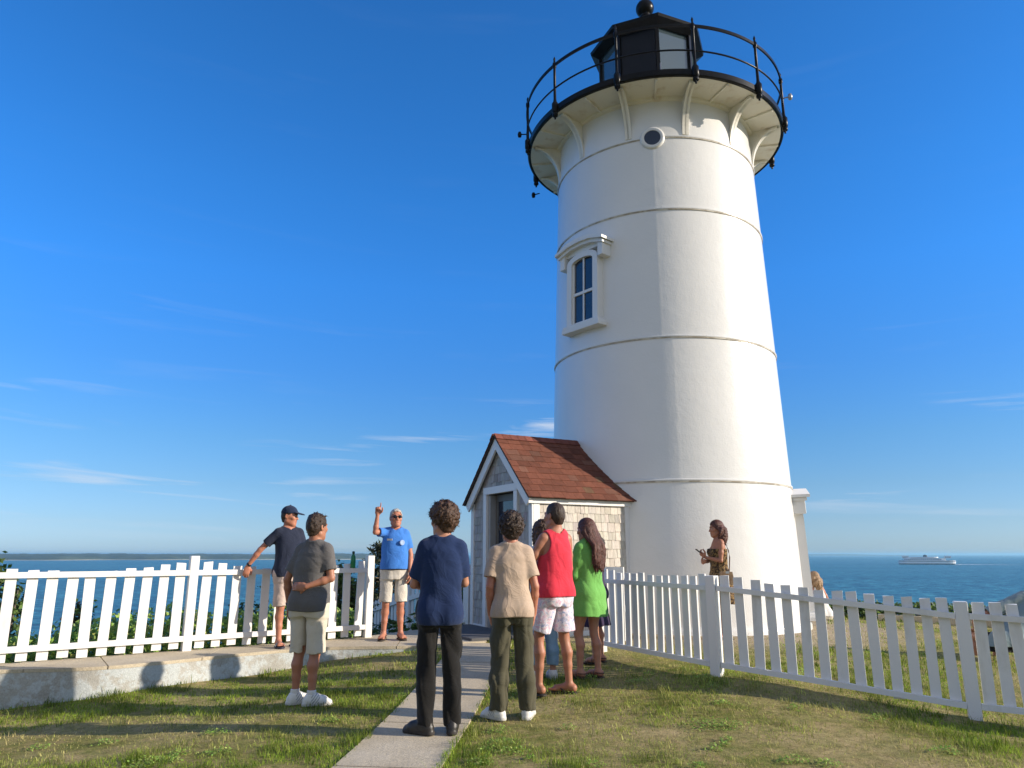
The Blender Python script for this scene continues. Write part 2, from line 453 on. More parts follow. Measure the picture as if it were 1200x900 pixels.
def strip_slabs(A, B, cuts, z0, z1, name, m, over=0.0):
    b = MB(); n = len(A); cl = [0]+list(cuts)+[n-1]
    for c0, c1 in zip(cl[:-1], cl[1:]):
        a = A[c0:c1+1].copy(); bb = B[c0:c1+1].copy()
        g = .006
        for arr in (a, bb):
            d = arr[1]-arr[0]; arr[0] = arr[0]+d/np.linalg.norm(d)*g
            d = arr[-2]-arr[-1]; arr[-1] = arr[-1]+d/np.linalg.norm(d)*g
        k = len(a); V = [(*p, z1) for p in a]+[(*p, z1) for p in bb]+[(*p, z0) for p in a]+[(*p, z0) for p in bb]
        F = []
        for i in range(k-1):
            F += [(i, i+1, k+i+1, k+i), (2*k+i, 3*k+i, 3*k+i+1, 2*k+i+1), (i, 2*k+i, 2*k+i+1, i+1), (k+i, k+i+1, 3*k+i+1, 3*k+i)]
        F += [(0, k, 3*k, 2*k), (k-1, 3*k-1, 4*k-1, 2*k-1)]
        b._push(V, F)
    return b.build(name, m)
tag(strip_slabs(FE, BE, [14, 22, 32, 44, 56, 68, 80], .235, PZ, 'walkway', M['path']), kind='structure')
rw = MB()
fe2 = FE+np.array([0, .004]); be2 = FE+np.array([-.05, .34]); k = len(FE)
V = [(*p, .234) for p in fe2]+[(*p, .234) for p in be2]+[(p[0], p[1]-.02, -.6) for p in fe2]+[(*p, -.6) for p in be2]; F = []
for i in range(k-1):
    F += [(i, i+1, k+i+1, k+i), (i, 2*k+i, 2*k+i+1, i+1), (k+i, k+i+1, 3*k+i+1, 3*k+i)]
F += [(0, k, 3*k, 2*k), (k-1, 3*k-1, 4*k-1, 2*k-1)]
rw._push(V, F)
tag(rw.build('retaining_wall', M['wall']), 'low curved concrete retaining wall with flaking whitewash along the lawn edge', 'wall')

# path: separate slabs draped over the lawn
pa = np.array([-.98, 4.2]); pb = np.array([-.36, 10.36]); pd = (pb-pa)/np.linalg.norm(pb-pa); pn = np.array([-pd[1], pd[0]])
b = MB(); L = np.linalg.norm(pb-pa); s = 0; PWID = .37
while s < L-.1:
    e = min(s+1.22, L)
    for (u0, u1) in ((s+.010, e-.010),):
        nseg = 6
        for q in range(nseg):
            ua = u0+(u1-u0)*q/nseg; ub = u0+(u1-u0)*(q+1)/nseg
            c = [pa+pd*ua-pn*PWID, pa+pd*ub-pn*PWID, pa+pd*ub+pn*PWID, pa+pd*ua+pn*PWID]
            P = [(x, y, hz(x, y)-.08) for x, y in c]+[(x, y, hz(*(pa+pd*(ua if i in (0, 3) else ub)))+.022) for i, (x, y) in enumerate(c)]
            if q == 0 and s == 0: pass
            b.hexa(P)
    s = e
tag(b.build('path', M['path']), kind='structure')
def on_path(x, y, pad=.0):
    u = (x-pa[0])*pd[0]+(y-pa[1])*pd[1]; v = np.abs((x-pa[0])*pn[0]+(y-pa[1])*pn[1])
    return (v < PWID+pad) & (u < L)

# ------------------------------------------------------------------ fences
def unit(v): v = np.array(v, float); return v/np.linalg.norm(v)
def picket(parent, p, d, zb, zt, w, t, m, lean=0.0):
    """p xy of its middle, d unit direction along the fence"""
    b = MB(); n = np.array([-d[1], d[0]])
    tilt = rng.normal(0, .010)
    P = []
    for z, off in ((zb, 0), (zt, lean+tilt)):
        for a, c in ((-.5, -.5), (.5, -.5), (.5, .5), (-.5, .5)):
            q = p+d*(a*w+off)+n*(c*t); P.append((q[0], q[1], z+(0 if z == zb else a*rng.normal(0, .006))))
    b.hexa(P); return b.build('picket', m, parent)
def fence(label, pts, zf, side, spacing, w, rail_z, rail_h, top, post_w, post_h, lowcut, cat='fence', skip=(), far=False, postbehind=False):
    """pts fence line; side: +1/-1 which normal the rails are nailed on; top(u) picket top above ground, u in -1..1 across a bay"""
    root = empty('picket_fence', (0, 0, 0)); tag(root, label, cat)
    for i in range(len(pts)-1):
        a = np.array(pts[i], float); c = np.array(pts[i+1], float); Lb = np.linalg.norm(c-a); d = (c-a)/Lb; n = np.array([-d[1], d[0]])*side
        k = max(2, int(round((Lb-post_w)/spacing))); st = Lb/k if far else (Lb-post_w)/(k)
        za, zc = zf(*a), zf(*c)
        for rz, off in zip(rail_z, (0, 1)):
            b = MB(); o_ = n*(.012+.019)
            b.bar((*(a+d*post_w*.5+o_), za+rz), (*(c-d*post_w*.5+o_), zc+rz), .038, rail_h, (0, 0, 1)); b.build('rail', M['fence'], root)
        for j in range(k):
            s = post_w/2+st*(j+.5) if not far else st*(j+.5); p = a+d*s
            u = 2*s/Lb-1; g = za+(zc-za)*s/Lb
            picket(root, p, d, g+lowcut+rng.normal(0, .006), g+top(u)+rng.normal(0, .006), w*(1+rng.normal(0, .02)), .02, M['fence'], rng.normal(0, .004))
    for i, p in enumerate(pts):
        if i in skip: continue
        z = zf(*p); b = MB(); q = np.array(pts[min(i+1, len(pts)-1)], float)-np.array(pts[max(i-1, 0)], float); an = math.atan2(q[1], q[0])
        Mx = Matrix.Translation((p[0], p[1], 0)) @ Matrix.Rotation(an, 4, 'Z')
        hw = post_w/2
        b.box(-hw, hw, -hw, hw, z-.15, z+post_h, Mx)
        b.build('post', M['fence'], root, bevel=.006)
    return root
lf = [(-7.9, 6.5), (-5.93, 7.93), (-4.0, 9.4), (-2.07, 10.88)]
fence('sunlit white picket fence on the concrete walkway with sea showing between its pickets', lf, lambda x, y: PZ, -1, .188, .108, (.145, .925), .064,
      lambda u: .955+.13*u*u, .105, 1.13, .02)
rf = [(1.12, 9.6), (2.09, 7.86), (4.04, 6.82), (6.0, 5.95), (8.0, 5.2)]
fence('white picket fence in its own shade between the lawn and the lighthouse', rf, hz, -1, .150, .092, (.11, .86), .050,
      lambda u: .965+.035*u*u, .105, .985, .088)
ff = [(-.72, 12.75), (-2.0, 14.8), (-3.2, 16.75), (-4.3, 18.7)]
fence('shaded white picket fence running downhill from the shed towards the sea', ff, lambda x, y: PZ-.07-max(0, (y-12.75))*.205, 1, .19, .11, (.15, .8), .08,
      lambda u: .98, .1, 1.05, .03)
# short plank gate behind the fence end by the shed
gt = empty('garden_gate', (1.33, 10.35, .24), R(-25)); tag(gt, 'short weathered white plank gate standing behind the fence end beside the shed', 'gate')
for i in range(3):
    b = MB(); b.box(-.22+i*.15, -.22+i*.15+.135, -.012, .012, .05, .93+.01*i); b.build('board', M['fence'], gt)
for z in (.42, .86):
    b = MB(); b.box(-.23, .23, -.05, -.013, z, z+.09 if z < .5 else z+.15); b.build('rail', M['fence'], gt)

# ------------------------------------------------------------------ entry shed
SH = empty('entry_shed', (-.18, 11.67, .25), R(-61)); tag(SH, 'small cedar shingled entry shed with red roof built against the lighthouse', 'shed')
APEX, EAVE, HALF, LEN = 3.02, 2.06, 1.0, 1.95
def gable(z): return min(HALF, max(0, (APEX-.04-z)/(APEX-EAVE)*HALF))
def shingles(side):
    """courses of split cedar shingles, each a tapered slip"""
    b = MB(); ex = .132; z = .06; row = 0
    while z < (2.9 if side == 'front' else 1.93):
        zm = min(z+ex, 2.95 if side == 'front' else 1.97)
        if side == 'front': lim = min(gable(z+.02), HALF-.075); x = -lim; xe = lim
        else: x = .1; xe = LEN-.05
        x -= rng.random()*.0
        while x < xe-.015:
            w = rng.uniform(.065, .15); x1 = min(x+w, xe); t = rng.uniform(.012, .019); dz = rng.normal(0, .004)
            g = rng.uniform(.82, 1.08); c = (np.array((.62, .57, .50)) if side == 'side' else np.array((.43, .415, .395)))*g+rng.normal(0, .008, 3)  # front courses darker and greyer: the wall's shade is painted into their colour
            if rng.random() < .1: c = c*.78
            x0_, x1_ = x+.003, x1-.003
            zt = zm+.03
            xt0, xt1 = x0_, x1_
            if side == 'front' and zt > EAVE-.1:
                gl = gable(zt); xt0 = max(-gl, min(gl, x0_)); xt1 = max(-gl, min(gl, x1_))
                if xt1-xt0 < .004: xt1 = xt0+.004
            if side == 'front':
                P = [(x0_, -t, z+dz), (x1_, -t, z+dz), (x1_, 0, z+dz), (x0_, 0, z+dz), (xt0, -.004, zt), (xt1, -.004, zt), (xt1, 0, zt), (xt0, 0, zt)]
                ok = not (x1 > -.5 and x < .57 and z < 2.13)
                if not ok:   # trim at the door casing
                    if x < -.5: P = [(min(p[0], -.5), p[1], p[2]) for p in P]; ok = True
                    elif x1 > .57: P = [(max(p[0], .57), p[1], p[2]) for p in P]; ok = True
            else:
                P = [(HALF+t, x0_, z+dz), (HALF+t, x1_, z+dz), (HALF, x1_, z+dz), (HALF, x0_, z+dz), (HALF+.004, x0_, zt), (HALF+.004, x1_, zt), (HALF, x1_, zt), (HALF, x0_, zt)]
                ok = True
            if ok: b.hexa(P, c)
            x = x1
        z += ex; row += 1
    return b
M['sheath'] = mat('shadow_gap_board', (.10, .09, .08), .9)
def shed_wall(name, cuts):
    b = MB()
    if name == 'front_wall':
        b.prism([(-HALF, 0), (-.43, 0), (-.43, 2.12), (.5, 2.12), (.5, 0), (HALF, 0), (HALF, EAVE-.03), (0, APEX-.06), (-HALF, EAVE-.03)][::1], 0, .1)
    elif name == 'side_wall':
        b.box(HALF-.1, HALF-.001, .1, LEN, 0, 1.99)
    else:
        b.box(-HALF, -HALF+.1, .1, LEN, 0, 1.99)
    return b.build(name, M['sheath'], SH)
fw = shed_wall('front_wall', 0); sw = shed_wall('side_wall', 0); lw = shed_wall('side_wall', 1)
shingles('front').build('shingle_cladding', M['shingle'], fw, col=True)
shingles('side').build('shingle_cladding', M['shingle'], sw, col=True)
# far side cladding, plain courses
b = MB()
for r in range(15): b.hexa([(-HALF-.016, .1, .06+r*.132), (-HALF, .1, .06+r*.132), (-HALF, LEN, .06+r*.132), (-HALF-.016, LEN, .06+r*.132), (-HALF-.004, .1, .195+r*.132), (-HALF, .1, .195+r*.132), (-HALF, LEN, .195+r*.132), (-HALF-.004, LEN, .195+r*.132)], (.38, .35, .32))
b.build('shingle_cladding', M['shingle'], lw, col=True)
def roof():
    b = MB(); sl = math.hypot(HALF+.09, APEX-(EAVE-.09)); ex = .145
    dirv = {}
    for sgn in (1, -1):
        ax = np.array([sgn*(HALF+.09)/sl, 0, -(APEX-EAVE+.09)/sl]); nr = np.array([sgn*(APEX-EAVE+.09)/sl, 0, (HALF+.09)/sl])
        # deck board
        p0 = np.array([0, -.13, APEX+.0]); q = lambda u, y, h: tuple(np.array([0, y, APEX])+ax*u+nr*h)
        P = [q(0, -.13, 0), q(sl, -.13, 0), q(sl, LEN+.05, 0), q(0, LEN+.05, 0)]
        Q = [q(0, -.13, .03), q(sl, -.13, .03), q(sl, LEN+.05, .03), q(0, LEN+.05, .03)]
        b.hexa(P+Q if sgn > 0 else [P[i] for i in (3, 2, 1, 0)]+[Q[i] for i in (3, 2, 1, 0)], (.05, .04, .035))
        u = sl+.02; row = 0
        while u > .03:
            y = -.15-rng.random()*.1
            while y < LEN+.03:
                w = rng.uniform(.13, .24); y1 = min(y+w, LEN+.05); y0 = max(y, -.145)
                if y1-y0 > .02:
                    c = np.array((.172, .060, .036))*rng.uniform(.7, 1.12)
                    if rng.random() < .08: c = np.array((.17, .075, .05))*rng.uniform(.7, 1.1)
                    if u > sl*.72 and y > LEN*.45 and rng.random() < .3: c = c*.65+np.array((.035, .04, .02))
                    ua, ub = u+rng.normal(0, .004), max(u-ex-.04, 0)
                    P = [q(ua, y0+.002, .031), q(ua, y1-.002, .031), q(ub, y1-.002, .031), q(ub, y0+.002, .031)]
                    Q = [q(ua, y0+.002, .046), q(ua, y1-.002, .046), q(ub, y1-.002, .036), q(ub, y0+.002, .036)]
                    b.hexa(P+Q if sgn > 0 else [P[i] for i in (1, 0, 3, 2)]+[Q[i] for i in (1, 0, 3, 2)], c)
                y = y1
            u -= ex; row += 1
        y = -.145
        while y < LEN:
            c = np.array((.21, .07, .05))*rng.uniform(.75, 1.15)
            P = [q(-.012, y, .048), q(.12, y, .048), q(.12, y+.15, .044), q(-.012, y+.15, .044)]; Q = [q(-.012, y, .06), q(.12, y, .06), q(.12, y+.15, .056), q(-.012, y+.15, .056)]
            b.hexa(P+Q, c); y += .14
    return b.build('roof', M['roof'], SH, col=True)
roof()
# white trim
def trimbox(name, *a, parent=SH, m='trim'):
    b = MB(); b.box(*a); return b.build(name, M[m], parent, bevel=.004)
trimbox('corner_board', -HALF-.018, -HALF+.085, -.028, .0, 0, EAVE-.06)
trimbox('corner_board', HALF-.075, HALF+.024, -.03, .0, 0, EAVE-.06)
trimbox('corner_board', HALF, HALF+.026, .001, .105, 0, 1.93)
trimbox('corner_board', HALF, HALF+.026, LEN-.28, LEN-.2, 0, 1.93)
trimbox('fascia_board', HALF+.027, HALF+.05, -.1, LEN, 1.90, 2.03)
trimbox('base_board', HALF, HALF+.022, .106, LEN-.1, .0, .075)
trimbox('base_board', -HALF+.09, -.52, -.024, 0, .0, .075)
trimbox('base_board', .58, HALF-.08, -.024, 0, .0, .075)
for sgn in (1, -1):
    b = MB(); sl = math.hypot(HALF+.09, APEX-EAVE+.09); ax = np.array([sgn*(HALF+.09)/sl, -(APEX-EAVE+.09)/sl]); nr = np.array([sgn*(APEX-EAVE+.09)/sl, (HALF+.09)/sl])
    o = np.array([0, APEX-.004]); wd = .15
    pts = [o, o+ax*(sl-.01), o+ax*(sl-.01)-nr*wd*.98, np.array([0, APEX-wd/nr[1]*.98])]
    pts = [tuple(p) for p in pts]
    b.prism(pts if sgn < 0 else pts[::-1], -.10, -.066); b.build('barge_board', M['trim'], SH)
    b = MB(); pts = [o-nr*.01*0, o+ax*(sl-.02), o+ax*(sl-.02)-nr*.02, np.array([0, APEX-.03])]
# soffit
DR = empty('door', (0, 0, 0)); DR.parent = SH
trimbox('casing', -.53, -.42, -.045, -.0, 0, 2.12, parent=DR); trimbox('casing', .49, .60, -.045, 0, 0, 2.12, parent=DR); trimbox('casing', -.53, .60, -.048, 0, 2.121, 2.235, parent=DR)
M['jamb'] = mat('jamb_paint', (.34, .34, .34), .5)
trimbox('jamb', -.425, -.36, .0, .17, 0, 2.11, parent=DR, m='jamb'); trimbox('jamb', .455, .495, .0, .17, 0, 2.11, parent=DR, m='jamb')
M['door_paint'] = mat('door_paint', (.10, .088, .075), .5, (.13, .115, .10), 4)
for a in ((-.36, .455, .10, .14, .0, .95), (-.36, -.27, .10, .14, .951, 2.11), (.37, .455, .10, .14, .951, 2.11), (-.27, .37, .10, .14, 2.0, 2.11)):
    trimbox('stile', *a, parent=DR, m='door_paint')
b = MB(); b.box(-.27, .37, .115, .125, .951, 2.0); b.build('glass', M['dark_glass'], DR)
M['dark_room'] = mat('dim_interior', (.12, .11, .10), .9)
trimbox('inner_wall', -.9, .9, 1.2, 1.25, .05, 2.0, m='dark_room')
trimbox('threshold', -.5, .57, -.06, .12, -.02, .0, m='path')
tag(trimbox('doorstep', 0, 0, 0, 0, 0, 0, parent=None) if False else (lambda o: o)(MB() and (lambda b: (b.box(-.95, .95, -.95, -.05, .02, .055, Matrix.Translation((-.18, 11.67, .25)) @ Matrix.Rotation(R(-61), 4, 'Z')), b.build('doorstep', mat('dark_slate', (.085, .085, .09), .8, bump=.3), bevel=.006))[1])(MB())), 'dark stone doorstep slab in front of the shed door', 'doorstep')

# ------------------------------------------------------------------ lighthouse
TX, TY = 2.89, 13.5
LH = empty('lighthouse', (TX, TY, 0)); tag(LH, 'tall white painted iron lighthouse with black lantern and gallery railing', 'lighthouse')
def TR(z): return 2.215-.0314*z
SEAMZ = [2.55, 4.92, 7.25, 8.66]
def shell():
    seg = 540; zs = []; lev = [0.0]+SEAMZ+[9.5]
    V = []; F = []
    rows = []
    for i in range(len(lev)-1):
        z0, z1 = lev[i], lev[i+1]
        for q in range(13):
            zz = z0+(z1-z0)*q/12; rows.append((zz, i))
    A = np.arange(seg)/seg*2*PI
    off = [R(-84), R(-96), R(-101), R(-101), R(-101)]
    for zz, i in rows:
        u = ((A-off[i])/(2*PI/8)) % 1.0
        r = TR(zz)-.006*(1-(2*u-1)**2)+.0009*(u-.5)*2
        V.append(np.c_[r*np.cos(A), r*np.sin(A), np.full(seg, zz)])
    V = np.concatenate(V); n = len(rows)
    I = np.arange(n*seg).reshape(n, seg); J = np.roll(I, -1, 1)
    Q = np.stack([I[:-1], J[:-1], J[1:], I[1:]], -1); keep = np.array([rows[q][1] == rows[q+1][1] for q in range(n-1)]); F = Q[keep].reshape(-1, 4)
    return link_mesh('tower_wall', np_mesh('tower_wall', V, F, [M['tower']]), LH)
shell()
for z in SEAMZ:
    r = TR(z)
    b = MB(); b.lathe([(r-.03, -.030), (r+.010, -.030), (r+.012, -.014), (r+.003, -.013), (r+.003, -.009), (r-.03, -.009)], 160, (0, 0, z)); sr = b.build('seam_joint', M['seam'], LH, True); smooth_by_angle(sr)
    b = MB(); b.lathe([(r-.03, -.009), (r+.014, -.009), (r+.016, .012), (r-.002, .022), (r-.03, .022)], 160, (0, 0, z)); o = b.build('seam_flange', M['tower'], LH, True); smooth_by_angle(o)
b = MB(); b.lathe([(2.19, .0), (2.27, .0), (2.27, .30), (2.255, .33), (2.19, .33)], 128); o = b.build('plinth', M['tower'], LH, True); smooth_by_angle(o)
# gallery
GR = 2.55; GZ0 = 9.46
b = MB(); b.lathe([(TR(9.4)-.02, 9.38), (TR(9.4)+.05, 9.40), (TR(9.4)+.06, GZ0-.015), (GR-.05, GZ0-.005), (GR-.05, 9.545), (.9, 9.56)], 144); o = b.build('gallery_deck', M['gallery_white'], LH, True); smooth_by_angle(o)
b = MB(); b.lathe([(GR-.06, GZ0), (GR, GZ0-.01), (GR+.015, GZ0+.01), (GR+.015, 9.575), (GR-.06, 9.58), (GR-.06, GZ0)], 144); o = b.build('gallery_rim', M['black'], LH, True); smooth_by_angle(o)
PA = [R(-84+30*k) for k in range(12)]
for k in range(24):
    a = R(-69+15*k) 
    if k % 2 == 0:
        b = MB(); Mx = Matrix.Rotation(a, 4, 'Z'); b.box(TR(9.4)+.03, GR-.06, -.02, .02, GZ0-.05, GZ0-.012, Mx); b.build('deck_rib', M['gallery_white'], LH)
for a in PA:
    Mx = Matrix.Rotation(a, 4, 'Z'); zb = 8.70
    rw_ = lambda z: TR(z)-.02
    arc = []
    ro, zi = 2.44, GZ0-.012
    for q in range(15):
        t = q/14*PI/2; arc.append((rw_(zb)+.03+(ro-rw_(zb)-.03)*(1-math.cos(t)), zb+(zi-.05-zb)*math.sin(t)))
    poly = [(rw_(zb), zb-.02)]+arc+[(ro, zi), (rw_(zi), zi)]
    # hollow web: outer curve rib and thin web
    b = MB(); b.prism(poly, -.012, .012, Mx)
    for q in range(14):
        (r0, z0), (r1, z1) = arc[q], arc[q+1]
        d = np.array([r1-r0, z1-z0]); d /= np.linalg.norm(d); nn = np.array([-d[1], d[0]])*.045
        P = [(r0, -.058, z0), (r0, .058, z0), (r0+nn[0], .058, z0+nn[1]), (r0+nn[0], -.058, z0+nn[1]), (r1, -.058, z1), (r1, .058, z1), (r1+nn[0], .058, z1+nn[1]), (r1+nn[0], -.058, z1+nn[1])]
        b.hexa([tuple(Mx @ Vector(p)) for p in P])
    b.build('bracket', M['gallery_white'], LH)
    r = GR+.03
    b = MB(); c = (r*math.cos(a), r*math.sin(a), 0)
    b.lathe([(.0, 9.28), (.018, 9.285), (.02, 9.32), (.05, 9.34), (.055, 9.38), (.04, 9.40), (.062, 9.43), (.062, 9.60), (.035, 9.64), (.027, 9.70), (.024, 10.36), (.038, 10.38), (.038, 10.46), (.022, 10.48), (.017, 10.53), (.024, 10.55), (.012, 10.59), (0, 10.62)], 12, c)
    o = b.build('railing_post', M['black'], LH, True); smooth_by_angle(o, 50)
b = MB(); b.lathe([(GR+.016, 10.40), (GR+.044, 10.40), (GR+.044, 10.455), (GR+.016, 10.455), (GR+.016, 10.40)], 144); b.build('handrail', M['black'], LH)
b = MB(); b.tube([((GR+.03)*math.cos(2*PI*k/96), (GR+.03)*math.sin(2*PI*k/96), 9.93) for k in range(96)], .016, 8, True); b.build('handrail', M['black'], LH, True)
# lantern
LR = 1.0; CA = [R(-90+45*k) for k in range(8)]
def lp(a, r, z): return (r*math.cos(a), r*math.sin(a), z)
b = MB(); b.lathe([(LR+.03, 9.56), (LR+.03, 10.02), (LR-.05, 10.02)], 8, a0=R(-90), a1=R(270)); b.build('lantern_base', M['black'], LH)
for k in range(8):
    a0, a1 = CA[k], CA[(k+1) % 8]
    b = MB(); b.bar(lp(a0, LR, 9.9), lp(a0, LR, 11.85), .07, .07, (math.cos(a0), math.sin(a0), 0)); b.build('mullion', M['black'], LH)
    b = MB(); p0 = np.array(lp(a0, LR-.02, 0)); p1 = np.array(lp(a1, LR-.02, 0)); am = (a0+R(22.5)); nrm = np.array([math.cos(am), math.sin(am), 0])*.006
    P = [p0-nrm, p1-nrm, p1+nrm, p0+nrm]; b.hexa([(p[0], p[1], 10.02) for p in P]+[(p[0], p[1], 11.8) for p in P])
    dark = k in (7,)   # the blank panel that screens the light towards land
    b.build('blank_panel' if dark else 'pane', M['black_matte'] if dark else M['glass'], LH)
    b = MB(); b.bar(lp(a0, LR, 10.04), lp(a1, LR, 10.04), .05, .05); b.build('sill_bar', M['black'], LH)
b = MB(); b.lathe([(LR-.08, 11.72), (LR+.02, 11.70), (LR+.2, 11.80), (LR+.215, 11.86), (LR+.16, 11.90), (.30, 12.52), (.16, 12.58), (.13, 12.70), (.10, 12.74)], 8, a0=R(-90), a1=R(270)); lr = b.build('lantern_roof', M['black'], LH)
b = MB(); b.lathe([(0.0, 11.69), (LR-.07, 11.70)], 8, a0=R(-90), a1=R(270)); b.build('ceiling', M['grey_metal'], lr)
b = MB(); b.lathe([(.11, 12.72), (.12, 12.78)]+[(.195*math.cos(t), 12.97+.195*math.sin(t)) for t in np.linspace(-1.1, PI/2, 14)]+[(.02, 13.17), (.012, 13.24), (0, 13.25)], 24); o = b.build('ventilator_ball', M['black'], lr, True)
b = MB(); b.lathe([(.12, 9.6), (.12, 10.35), (.3, 10.4), (.3, 10.44), (.26, 10.5)]+[(.26+.11*math.sin(q/12*PI)+(.012 if q % 2 else 0), 10.5+q*.06) for q in range(13)]+[(.24, 11.25), (.05, 11.35), (0, 11.36)], 24); o = b.build('fresnel_lens', M['lens'], LH, True)
for a, z in ((R(-27), 9.95), (R(-208), 9.22), (R(-181), 9.95)):
    b = MB(); Mx = Matrix.Rotation(a, 4, 'Z'); b.tube([tuple(Mx @ Vector((GR+.03, 0, z))), tuple(Mx @ Vector((GR+.16, 0, z)))], .012, 6)
    c = Mx @ Vector((GR+.18, 0, z)); b.lathe([(0, -.07), (.035, -.06), (.045, 0), (.03, .05), (0, .06)], 10, tuple(c)); b.build('floodlight', M['black'] if z < 9.9 or a < -3 else M['grey_metal'], LH, True)
b = MB(); Mx = Matrix.Rotation(R(-97), 4, 'Z'); b.box(GR-.05, GR+.0, -.012, .012, 9.58, 9.72, Mx); b.build('cleat', M['grey_metal'], LH)

# windows: local frame x along the wall, y into the tower
def tower_window(a, zc, name='window', h0=-.66):
    r = TR(zc); tilt = math.atan(.0314)
    Mx = Matrix.Rotation(a-PI/2+PI, 4, 'Z')      # local -y points outwards
    root = empty(name, (r*math.cos(a), r*math.sin(a), zc)); root.parent = LH; root.rotation_euler = (-tilt, 0, a+PI/2)
    hw, h1 = .265, .50   # opening half width, sill, springing
    def arch(w, rise, z0, z1, n=14): return [(-w, z0)]+[(w, z0)]+[(w*math.cos(t), z1+rise*math.sin(t)) for t in np.linspace(0, PI, n)]
    out = arch(hw+.12, .17, h0, h1+.02); inn = arch(hw, .085, h0, h1)
    n = len(out); b = MB(); y0, y1 = -.10, .16
    V = [(x, y0, z) for x, z in out]+[(x, y0, z) for x, z in inn]+[(x, y1, z) for x, z in out]+[(x, y1, z) for x, z in inn]
    F = [(i, (i+1) % n, n+(i+1) % n, n+i) for i in range(n)]+[(n+i, n+(i+1) % n, 3*n+(i+1) % n, 3*n+i) for i in range(n)]+[(2*n+i, 2*n+(i+1) % n, (i+1) % n, i) for i in range(n)]
    b._push(V, F); b.build('window_frame', M['trim'], root)
    b = MB(); b.prism(arch(hw+.01, .095, h0, h1), -.036, -.028); b.build('pane', M['dark_glass'], root)
    b = MB(); b.box(-.015, .015, -.058, -.037, h0+.03, h1+.08); b.box(-hw, hw, -.066, -.037, -.10, -.05); b.box(-hw, hw, -.064, -.037, h0, h0+.05); b.box(-hw, -hw+.035, -.062, -.037, h0, h1+.02); b.box(hw-.035, hw, -.062, -.037, h0, h1+.02); b.build('sash', M['trim'], root)
    b = MB(); b.prism([(-.46, h0-.13), (.46, h0-.13), (.46, h0-.07), (.43, h0), (-.43, h0), (-.46, h0-.07)], -.15, .22); b.build('sill', M['trim'], root, bevel=.01)
    # hood: low gable with shoulders on two corbels
    zt = h1+.24
    hood = [(-.60, zt), (-.60, zt+.05), (-.28, zt+.17), (0, zt+.19), (.28, zt+.17), (.60, zt+.05), (.60, zt), (.27, zt+.09), (0, zt+.11), (-.27, zt+.09)]
    b = MB(); b.prism([hood[i] for i in range(len(hood))][::-1], -.21, .25); b.prism([(x*.94, z-.055) for x, z in hood][::-1], -.16, .25); b.build('hood', M['trim'], root)
    b = MB(); b.prism([(-.50, h1+.19), (.50, h1+.19), (.50, zt-.02), (.26, zt+.06), (-.26, zt+.06), (-.50, zt-.02)], -.075, .25)
    b.build('hood_panel', M['trim'], root)
    for sg in (-1, 1):
        b = MB(); x = sg*.48; b.prism([(x-.06, zt-.27), (x+.06, zt-.27), (x+.06, zt+.02), (x-.06, zt+.02)], -.13, .2); b.build('corbel', M['trim'], root, bevel=.008)
tower_window(R(-141), 6.03)
tower_window(R(-13), 1.62, h0=-1.15)
PR = empty('porthole', (TR(8.62)*math.cos(R(-101.5)), TR(8.62)*math.sin(R(-101.5)), 8.64)); PR.parent = LH; PR.rotation_euler = (PI/2, 0, R(-101.5)+PI/2)
b = MB(); b.lathe([(.145, .02), (.145, .035), (.18, .042), (.205, .034), (.215, .015), (.225, -.08)], 40); o = b.build('rim', M['tower'], PR, True); smooth_by_angle(o, 50)
b = MB(); b.lathe([(0, .024), (.15, .024)][::-1], 40); b.build('pane', M['dark_glass'], PR)

